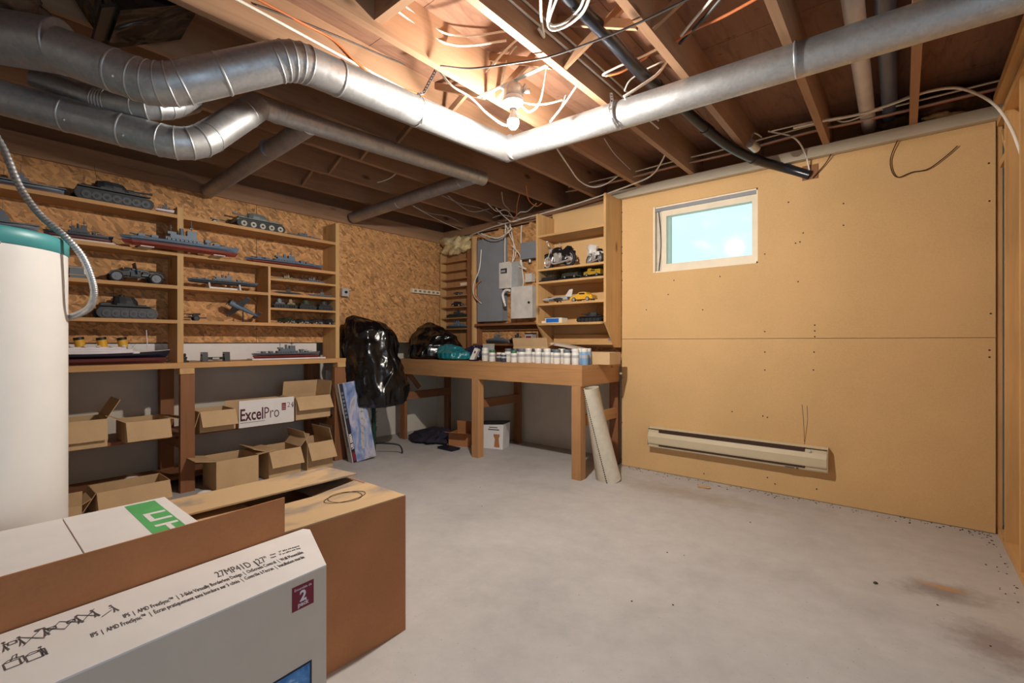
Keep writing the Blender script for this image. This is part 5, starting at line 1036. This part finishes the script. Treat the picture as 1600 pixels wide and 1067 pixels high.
# ------------------------------------------------------------------ things under the bench
p = at(668, 690, 2, 0); bag('cloth_pile', 'dark crumpled cloth pile on floor under the workbench', (p.x, p.y+0.05, 0.001), [(0.0, 0.2, -0.02, 0), (0.03, 0.27, -0.02, 0), (0.09, 0.22, 0.03, 0.02), (0.14, 0.12, 0.08, 0.04), (0.16, 0.03, 0.1, 0.05)], M['darkcloth'], 21, 0.05, cat='cloth', ell=0.7)
p = at(712, 697, 2, 0); carton('small open brown carton with wide flaps under the workbench', (p.x+0.0, p.y+0.12, 0.001), 0.35, 0.26, 0.22, 0.14, (75, -5, None, None), 'card_dark', name='open_carton')
p = at(756, 700, 2, 0); t = thing('pet_food_box', 'white printed box with a dog picture behind the middle bench leg', 'box', (p.x, p.y+0.1, 0.001), 0.3)
MB().prism([(-0.19, 0), (0.19, 0), (0.2, 0.27), (-0.1, 0.25)], 1, -0.09, 0.09).build('box_body', M['paper'], t); MB().prism([(-0.1, 0.25), (0.2, 0.27), (0.2, 0.285), (-0.1, 0.265)], 1, -0.095, 0.1).build('box_lid', M['black'], t)
MB().cyl((0.12, -0.0915, 0.13), (0.12, -0.09, 0.13), 0.03, n=14).prism([(0.09, 0.02), (0.155, 0.02), (0.145, 0.11), (0.1, 0.11)], 1, -0.0915, -0.09).ball((0.095, -0.09, 0.145), (0.012, 0.0015, 0.018), 8, 5).ball((0.145, -0.09, 0.145), (0.012, 0.0015, 0.018), 8, 5).build('dog_picture', M['card_dark'], t)
for k in range(5): MB().box(-0.13, -0.07, -0.0912, -0.09, 0.05+0.022*k, 0.06+0.022*k).build('print_line', M['ink'], t)
MB().box(0.02, 0.15, -0.0912, -0.09, 0.2, 0.212).box(0.03, 0.13, -0.0912, -0.09, 0.225, 0.235).build('print_line', M['ink'], t)
p = at(702, 702, 2, 0); o = MB().box(p.x-0.12, p.x+0.1, p.y-0.06, p.y+0.06, 0.0005, 0.02).box(p.x-0.125, p.x+0.105, p.y-0.065, p.y+0.065, 0.02, 0.024).build('flat_case', M['navy']); tag(o, 'flat dark case on floor in front of the small brown carton', 'case')
# rolled underlay leaning on the bench end
b0 = at(950, 749, 2, 0); top = dp(923, 606, 3.86); axis = (top-b0)
t = thing('rolled_underlay', 'off-white roll of underlay leaning against the workbench end', 'roll', b0, world=True)
R = []
for k in range(2):
    c = b0.lerp(top, k) + Vector((0, 0, 0.0)); T = axis.normalized(); x = T.cross(Vector((0,1,0))).normalized(); y = T.cross(x)
    R.append((c, x, y))
N = 44; rr = [0.112, 0.07]; outer = [[], []]; inner = [[], []]
for k in range(2):
    c, x, y = R[k]
    for i in range(N):
        a = 2.0 - (0.9 if k else 0.0) + 2*PI*1.12*i/(N-1); q = rr[k]*(1.0 - 0.16*i/(N-1))
        outer[k].append(c + (x*math.cos(a) + y*math.sin(a))*q); inner[k].append(c + (x*math.cos(a) + y*math.sin(a))*(q-0.006))
m_ = MB()
for i in range(N-1):
    m_._add([outer[0][i], outer[0][i+1], outer[1][i+1], outer[1][i]], [(0,1,2,3)], True); m_._add([inner[0][i], inner[1][i], inner[1][i+1], inner[0][i+1]], [(0,1,2,3)], True)
    m_._add([outer[1][i], outer[1][i+1], inner[1][i+1], inner[1][i]], [(0,1,2,3)]); m_._add([outer[0][i], inner[0][i], inner[0][i+1], outer[0][i+1]], [(0,1,2,3)])
for i in (0, N-1): m_._add([outer[0][i], outer[1][i], inner[1][i], inner[0][i]], [(0,1,2,3)])
m_.build('rolled_sheet', M['felt'], t)
e_ = MB()
for k in range(46):
    c = outer[0][0].lerp(outer[1][0], k/45); e_.cbox(c, (0.007, 0.007, 0.009))
o = e_.build('frayed_edge', M['darkrubber'], t); o['kind'] = 'stuff'
# ------------------------------------------------------------------ baseboard heater
t = thing('baseboard_heater', 'almond electric baseboard heater on the tan wall', 'heater', (-1.08, 3.97, 0.21), world=True)
hx0, hx1, hz0, hz1 = at(1012, 667, 1, 3.95).x, at(1293, 700, 1, 3.95).x, 0.222, 0.40
hY = YB-0.0015
MB().box(hx0, hx1, hY-0.012, hY, hz0, hz1).build('back_plate', M['heater'], t)
MB().prism([(hY-0.062, hz0+0.035), (hY-0.066, hz0+0.045), (hY-0.07, hz0+0.1), (hY-0.058, hz1-0.045), (hY-0.052, hz1-0.042), (hY-0.062, hz0+0.1), (hY-0.058, hz0+0.045)], 0, hx0+0.004, hx1-0.004).build('front_cover', M['heater'], t)
MB().prism([(hY-0.012, hz1), (hY-0.048, hz1-0.008), (hY-0.048, hz1-0.012), (hY-0.012, hz1-0.005)], 0, hx0, hx1).build('top_lip', M['heater'], t)
MB().prism([(hY-0.012, hz0), (hY-0.06, hz0+0.006), (hY-0.066, hz0+0.018), (hY-0.06, hz0+0.018), (hY-0.012, hz0+0.006)], 0, hx0, hx1).build('bottom_lip', M['heater'], t)
MB().box(hx0+0.1, hx1-0.14, hY-0.05, hY-0.013, hz0+0.02, hz1-0.014).build('heating_element', M['heaterdark'], t)
for a, b in ((hx0, hx0+0.1), (hx1-0.14, hx1)): MB().box(a+0.003, b-0.003, hY-0.052, hY-0.013, hz0+0.012, hz1-0.022).build('end_box', M['heater'], t)
MB().box(hx0+0.1, hx1-0.14, hY-0.056, hY-0.05, hz1-0.042, hz1-0.014).build('upper_grille', M['heaterdark'], t); MB().box(hx0+0.1, hx1-0.14, hY-0.06, hY-0.05, hz0+0.016, hz0+0.038).build('lower_grille', M['heaterdark'], t)
for x in (hx0-0.002, hx1-0.001): MB().prism([(hY, hz0), (hY-0.062, hz0+0.005), (hY-0.072, hz0+0.05), (hY-0.05, hz1), (hY, hz1)], 0, x, x+0.003).build('end_cap', M['heater'], t)
MB().cyl((hx1-0.11, hY-0.052, hz1-0.03), (hx1-0.11, hY-0.064, hz1-0.03), 0.011, n=14).build('thermostat_knob', M['chrome'], t); MB().box(hx1-0.26, hx1-0.2, hY-0.0668, hY-0.066, hz0+0.008, hz0+0.015).box(hx1-0.19, hx1-0.175, hY-0.0668, hY-0.066, hz0+0.006, hz0+0.017).build('maker_mark', M['ink'], t)
# ------------------------------------------------------------------ insulation
def fluff(label, c, r, mat, seed, cat='insulation'):
    o = MB().ball(c, r, 30, 20)
    for k, v in enumerate(o.v):
        d_ = (v-Vector(c)); o.v[k] = v + d_*(noise.noise(v*14+Vector((seed,0,0)))*0.8 + noise.noise(v*40)*0.3)
    return tag(o.build('insulation_wad', mat), label, cat)
fluff('yellow glass wool wad bulging above the narrow rack', (-4.22, 3.98, 2.34), (0.24, 0.07, 0.1), M['fluff'], 3)
fluff('dirty brown wool stuffed above plate at the upper right', (0.22, 4.1, 2.64), (0.24, 0.08, 0.09), M['fluffdark'], 8)
fluff('small tan wool tuft on the plate at the upper right', (0.2, 4.02, 2.575), (0.1, 0.04, 0.025), M['fluff'], 5)
fluff('dirty wool clump over the trunk duct at the upper left corner', dp(35, 8, 1.85), (0.1, 0.08, 0.05), M['fluffdark'], 11)
# ------------------------------------------------------------------ model kit box leaning by the shelving
P0 = at(551, 724, 2, 0); P1 = at(592, 716, 2, 0)
wv = Vector((P1.x-P0.x, P1.y-P0.y, 0)); KW = 0.25; wv.normalize()
T0 = at(528, 600, 0, -4.12); up = (T0-P0); KL = up.length; up.normalize(); up = (up - wv*up.dot(wv)*0.0).normalized()
nv = wv.cross(up).normalized(); wv = up.cross(nv).normalized()
kit = thing('model_kit_box', 'long box with a sea picture leaning on the shelving end post', 'box', P0, world=True)
KT = 0.085
base = P0
def kp(u_, v_, w_): return base + wv*u_ + up*v_ - nv*(KT-w_) + nv*0.0
def kquad(m_, u0, u1, v0, v1, w0, w1):
    vs = [kp(u, v, w_) for w_ in (w0, w1) for u, v in ((u0,v0),(u1,v0),(u1,v1),(u0,v1))]
    return m_._add(vs, [(3,2,1,0),(4,5,6,7),(0,1,5,4),(1,2,6,5),(2,3,7,6),(3,0,4,7)])
kquad(MB(), 0.002, KW-0.002, 0.002, KL-0.002, 0, KT*0.45).build('box_tray', M['greyprint'], kit); kquad(MB(), 0, KW, 0, KL, KT*0.45, KT).build('box_lid', M['metergrey'], kit)
kquad(MB(), 0.045, KW-0.001, 0.002, KL-0.002, KT, KT+0.0012).build('sea_picture', M['ocean'], kit); kquad(MB(), 0.008, 0.044, 0.002, KL-0.002, KT, KT+0.0012).build('title_stripe', M['navy'], kit)
kquad(MB(), 0.012, 0.040, 0.02, 0.10, KT+0.0012, KT+0.002).build('flag_print', M['redp'], kit)
text('USS ESSEX', 0.034, M['whiteink'], kit, basis(kp(0.038, KL*0.17, KT+0.0016), up, -wv), bold=0.0015, sx=0.95)
for k in range(7): kquad(MB(), 0.014, 0.036, KL*(0.56+0.05*k), KL*(0.59+0.05*k), KT+0.0012, KT+0.0018).build('stripe_print', M['shipblue'], kit)
m_ = MB(); kquad(m_, -0.0012, 0, KL*0.2, KL*0.9, KT*0.55, KT*0.72); kquad(m_, -0.0012, 0, KL*0.45, KL*0.62, KT*0.7, KT*0.9); m_.build('ship_outline', M['ink'], kit)
m_ = MB()
for k in range(7): kquad(m_, 0.12+0.011*k, 0.15+0.011*k, KL*(0.14+0.1*k*0.9), KL*(0.25+0.1*k*0.9), KT+0.0012, KT+0.0018)
m_.build('carrier_print', M['metergrey'], kit)

# ------------------------------------------------------------------ tall white tank at the left
HX, HY, HR, HH = -2.40, 0.015, 0.262, 1.515
t = thing('water_heater', 'tall white cylindrical water heater with teal rim at left edge', 'water heater', (HX, HY, 0), world=True)
MB().lathe([(HR*0.97, 0.03), (HR, 0.05), (HR, HH-0.052)], 64, (HX, HY, 0)).build('jacket', M['white'], t); MB().lathe([(HR*0.99, HH-0.052), (HR*1.012, HH-0.05), (HR*1.012, HH-0.004), (HR*0.985, HH+0.004), (HR*0.5, HH+0.012), (0.01, HH+0.014)], 64, (HX, HY, 0)).build('top_rim', M['teal'], t)
for k in range(3): a = k*2.1+0.3; MB().cyl((HX+math.cos(a)*0.2, HY+math.sin(a)*0.2, 0), (HX+math.cos(a)*0.2, HY+math.sin(a)*0.2, 0.04), 0.02, n=10).build('foot', M['black'], t)
s_ = at(32, 372, 0, -2.2); MB().cyl((HX+0.255, HY+0.07, HH-0.055), (HX+0.27, HY+0.075, HH-0.055), 0.007, n=8).build('screw', M['chrome'], t)
cp = smooth_path([dp(-30, 175, 1.62), dp(5, 232, 1.62), dp(30, 290, 1.62), dp(62, 335, 1.63), dp(100, 368, 1.65), dp(128, 400, 1.68), dp(143, 435, 1.7), dp(147, 460, 1.71), dp(140, 480, 1.72), dp(122, 491, 1.73), dp(104, 496, 1.75)], 26)
rad = [0.0105 + (0.0016 if i % 3 == 0 else 0.0) for i in range(len(cp))]
o = MB().tube(cp, rad, 12).build('flexible_conduit', M['galv']); tag(o, 'ribbed steel flexible conduit curving down to the white tank', 'conduit')
cable('thin white wire beside the flexible conduit at the white tank', [dp(118, 385, 1.72), dp(131, 410, 1.74), dp(134, 428, 1.74)], 0.004)

# ------------------------------------------------------------------ foreground boxes
# white-topped box with green tape
t = thing('white_carton', 'white-topped carton with green tape in front of the tall tank', 'carton', (-1.80, 0.1, 0), world=True)
wx0, wx1, wy0, wy1, wh = -2.105, -1.56, -0.45, 0.505, 0.578
MB().box(wx0, wx1, wy0, wy1, 0, wh-0.006).build('carton_body', M['card_dark'], t)
MB().box(wx0, wx1, wy0, 0.228, wh-0.006, wh).build('top_flap', M['paper'], t); MB().box(wx0, wx1, 0.232, wy1, wh-0.006, wh).build('top_flap', M['paper'], t)
gy0, gy1 = 0.385, 0.47; g_ = MB().box(wx0+0.02, wx1-0.001, gy0, gy1, wh, wh+0.0008).build('green_tape', M['greentape'], t)
for (a, b, c, d) in ((0.30, 0.335, 0.1, 0.8), (0.336, 0.444, 0.1, 0.28), (0.445, 0.48, 0.1, 0.8), (0.56, 0.595, 0.1, 0.8), (0.596, 0.704, 0.38, 0.54), (0.705, 0.74, 0.1, 0.8), (0.82, 0.855, 0.1, 0.8)):
    L_ = wx1-wx0; MB().box(wx0+L_*a, wx0+L_*b, gy0+(gy1-gy0)*c+0.012, gy0+(gy1-gy0)*d+0.012, wh+0.0008, wh+0.0014).build('tape_letter', M['paper'], g_)
for k in range(7): MB().box(wx1-0.05, wx1-0.012, 0.10+0.032*k, 0.104+0.032*k, wh, wh+0.0006).build('print_line', M['ink'], t)
# big open brown carton
t = thing('large_carton', 'large brown carton with stained open flaps at centre foreground', 'carton', (-1.85, 0.85, 0), world=True)
bx0, bx1, by0, by1, bh = -2.15, -1.53, 0.515, 1.165, 0.535
th = 0.006
MB().box(bx0, bx1, by0, by1, 0, th).box(bx0, bx0+th, by0, by1, th, bh).box(bx1-th, bx1, by0, by1, th, bh).box(bx0+th, bx1-th, by0, by0+th, th, bh).box(bx0+th, bx1-th, by1-th, by1, th, bh).build('carton_body', M['card_dark'], t)
MB().bar((bx1, (by0+by1)/2, bh+0.003), (bx1-0.275, (by0+by1)/2, bh+0.0), by1-by0, 0.005).build('flap', M['card_stain'], t)
MB().bar((bx0-0.01, (by0+by1)/2-0.0, bh+0.008), (bx0+0.265, (by0+by1)/2, bh+0.024), by1-by0, 0.006).build('flap', M['card_stain'], t)
MB().bar(((bx0+bx1)/2, by0, bh-0.004), ((bx0+bx1)/2, by0+0.2, bh-0.006), bx1-bx0-0.03, 0.005).build('flap', M['card_stain'], t)
MB().bar(((bx0+bx1)/2, by1, bh-0.004), ((bx0+bx1)/2, by1-0.2, bh-0.03), bx1-bx0-0.03, 0.005).build('flap', M['card_stain'], t)
sc_ = MB(); cx_, cy_ = bx1-0.16, by1-0.17
for k in range(2): sc_.tube([(cx_+math.cos(a*0.35)*(0.05+0.012*k), cy_+math.sin(a*0.35)*(0.085-0.02*k), bh+0.0065) for a in range(18)], 0.0012, 4, True)
sc_.build('pen_scribble', M['heaterdark'], t)
# printed monitor carton nearest to the camera (slightly turned)
t = thing('monitor_carton', 'taupe and white printed monitor carton nearest the camera', 'carton', (-1.24, 0.672, 0), 0.085)
# local: x = towards +X, y = along +Y; origin = front right top corner foot
bd, bl_, bh2 = 0.27, 0.86, 0.53
MB().box(-bd, 0, -bl_, 0, 0, bh2-0.004).build('carton_body', M['greyprint'], t)
# sheared front lid flap: free edge overshoots a little
fl_ = MB(); fl_._add([(0, 0, bh2), (0, -bl_, bh2), (-bd-0.005, -bl_+0.02, bh2+0.006), (-bd-0.005, 0.095, bh2+0.006), (-bd*0.93, 0.105, bh2+0.006), (0, 0, bh2-0.004), (0, -bl_, bh2-0.004), (-bd-0.005, -bl_+0.02, bh2+0.002), (-bd-0.005, 0.095, bh2+0.002), (-bd*0.93, 0.105, bh2+0.002)], [(0,4,3,2,1), (5,6,7,8,9), (0,1,6,5), (1,2,7,6), (2,3,8,7), (3,4,9,8), (4,0,5,9)])
fl_.build('lid_flap', M['paper'], t)
MB().box(-bd-0.014, -bd-0.009, -bl_, 0.035, bh2-0.05, 0.655).build('rear_flap', M['card_dark'], t)
def lidp(px, py):
    p = at(px, py, 2, bh2+0.003) - Vector((-1.24, 0.672, 0)); c_, s_ = math.cos(0.085), math.sin(0.085)
    return (p.x*c_+p.y*s_, -p.x*s_+p.y*c_)
def lt(s, p0, p1, size, **k):
    (x0, y0), (x1, y1) = lidp(*p0), lidp(*p1)
    o = text(s, size, M['ink'], t, Matrix(), ext=0.0003, **k)
    wd = max(v.co.x for v in o.data.vertices) if len(s) > 1 else math.hypot(x1-x0, y1-y0); L_ = math.hypot(x1-x0, y1-y0)
    o.data.transform(basis((x0, y0, bh2+0.0064*(-x0/bd)+0.0006), (x1-x0, y1-y0, 0.006*(x0-x1)/bd), (-(y1-y0), x1-x0, 0.022*L_)) @ Matrix.Diagonal((L_/wd, 1, 1, 1)))
lt('27MP41D', (340, 903), (394.5, 885), 0.052); lt('|', (399.5, 884), (403, 882.8), 0.045); lt('27"', (404.5, 881.6), (421.5, 876), 0.052)
lt('Class', (423, 869), (431, 866), 0.012); lt('Classe', (424, 873), (432, 870), 0.012); lt('27" (68.6 cm) diagonal', (436, 864), (468, 854), 0.012); lt('27 po (68,6 cm) diag.', (437, 868), (470, 857), 0.012)
lt('IPS  |  AMD FreeSync\u2122  |  3-Side Virtually Borderless Design  |  OnScreen Control  |  Wall Mountable', (194, 966), (475, 864), 0.027)
lt('IPS  |  AMD FreeSync\u2122  |  \u00c9cran pratiquement sans bordure sur 3 c\u00f4t\u00e9s  |  Contr\u00f4le \u00e0 l\u2019\u00e9cran  |  Installation murale', (143, 996), (477, 871), 0.027)
# handling pictograms at the near end of the lid
def pict(cx, cy, segs, blobs=()):
    m_ = MB(); s_ = 0.0155; w2 = 0.028
    for a in segs:
        for (u0, v0), (u1, v1) in zip(a, a[1:]): m_.bar((cx - v0*w2, cy + u0*s_, bh2+0.0066*(-cx/bd)+0.0006), (cx - v1*w2, cy + u1*s_, bh2+0.0066*(-cx/bd)+0.0006), 0.0017, 0.0006)
    for u0, v0, r_ in blobs: m_.cyl((cx - v0*w2, cy + u0*s_, bh2+0.0066*(-cx/bd)+0.0002), (cx - v0*w2, cy + u0*s_, bh2+0.0066*(-cx/bd)+0.001), r_*s_, n=10)
    m_.build('pictogram', M['ink'], t)
man = [((-1, -0.8), (-0.75, 0), (-0.5, -0.8)), ((-0.75, 0), (-0.7, 0.5)), ((-0.7, 0.3), (-0.3, 0.2))]; man2 = [tuple((-u, v) for u, v in a) for a in man]
boxp = [((-0.4, -0.1), (0.4, -0.1), (0.4, 0.35), (-0.4, 0.35), (-0.4, -0.1))]; xx = [((-1, -0.8), (1, 0.8)), ((-1, 0.8), (1, -0.8))]; tub = [((-0.8, -0.8), (0.6, -0.8), (0.6, 0.1), (-0.8, 0.1), (-0.8, -0.8)), ((0.6, -0.8), (1, -0.5), (1, 0.3), (0.6, 0.1)), ((-0.8, 0.1), (-0.3, 0.4), (1, 0.3))]
for k, (sg, bb) in enumerate(((man+man2+boxp, ((-0.7, 0.65, 0.2), (0.7, 0.65, 0.2))), (xx, ((0.8, 0.9, 0.35),)), (man+boxp+xx, ((-0.7, 0.65, 0.2),)), (boxp+man2+xx, ((0.7, 0.65, 0.2),)), (man2+xx, ((0.6, 0.65, 0.2),)), (man2+[((-1, -0.8), (0.4, -0.2))], ((0.6, 0.65, 0.2),)))): pict(*lidp(*((20, 1007), (50, 998), (82, 984), (112, 973), (138, 963), (168, 955))[k]), sg, bb)
for k in range(2): pict(*lidp(*((20, 1034), (54, 1022))[k]), tub+([((-0.1, 0.2), (0.2, 0.8), (0.6, 0.9), (0.4, 0.3))] if k == 0 else man2), ((0.0, 0.35, 0.14),) if k == 0 else ((0.7, 0.7, 0.2),))
# front face prints
def frp(px, py):
    q = _d + _r*((px-800)/F) + Vector((0, 0, (533.5-py)/F)); n_ = Vector((math.cos(0.085), math.sin(0.085), 0)); o_ = Vector((-1.24, 0.672, 0))
    u_ = n_.dot(o_ - Vector((0, 0, HC)))/n_.dot(q); p = Vector((0, 0, HC)) + q*u_ - o_
    return -p.x*math.sin(0.085)+p.y*math.cos(0.085), p.z
(ya, za), (yb, zb) = frp(456, 918), frp(490, 941); za2 = frp(490, 904)[1]
lb_ = MB().box(0, 0.0008, ya, yb, zb, za2).build('red_label', M['redp'], t)
ym = (ya+yb)/2; hl = za2-zb
text('Ensemble de', hl*0.15, M['whiteink'], lb_, basis((0.0012, ym, zb+hl*0.8), (0,1,0), (0,0,1)), align='CENTER', ext=0.0002); text('2', hl*0.6, M['whiteink'], lb_, basis((0.0012, ym, zb+hl*0.32), (0,1,0), (0,0,1)), align='CENTER', bold=0.0012, ext=0.0002); text('pack', hl*0.25, M['whiteink'], lb_, basis((0.0012, ym, zb+hl*0.12), (0,1,0), (0,0,1)), align='CENTER', bold=0.0004, ext=0.0002)
yc_, zc_ = frp(487, 1030)
sp_ = MB().box(0, 0.0006, yc_-0.5, yc_, 0.03, zc_).build('screen_border', M['navy'], t); MB().box(0.0006, 0.001, yc_-0.494, yc_-0.006, 0.036, zc_-0.005).build('screen_picture', M['skypic'], sp_)
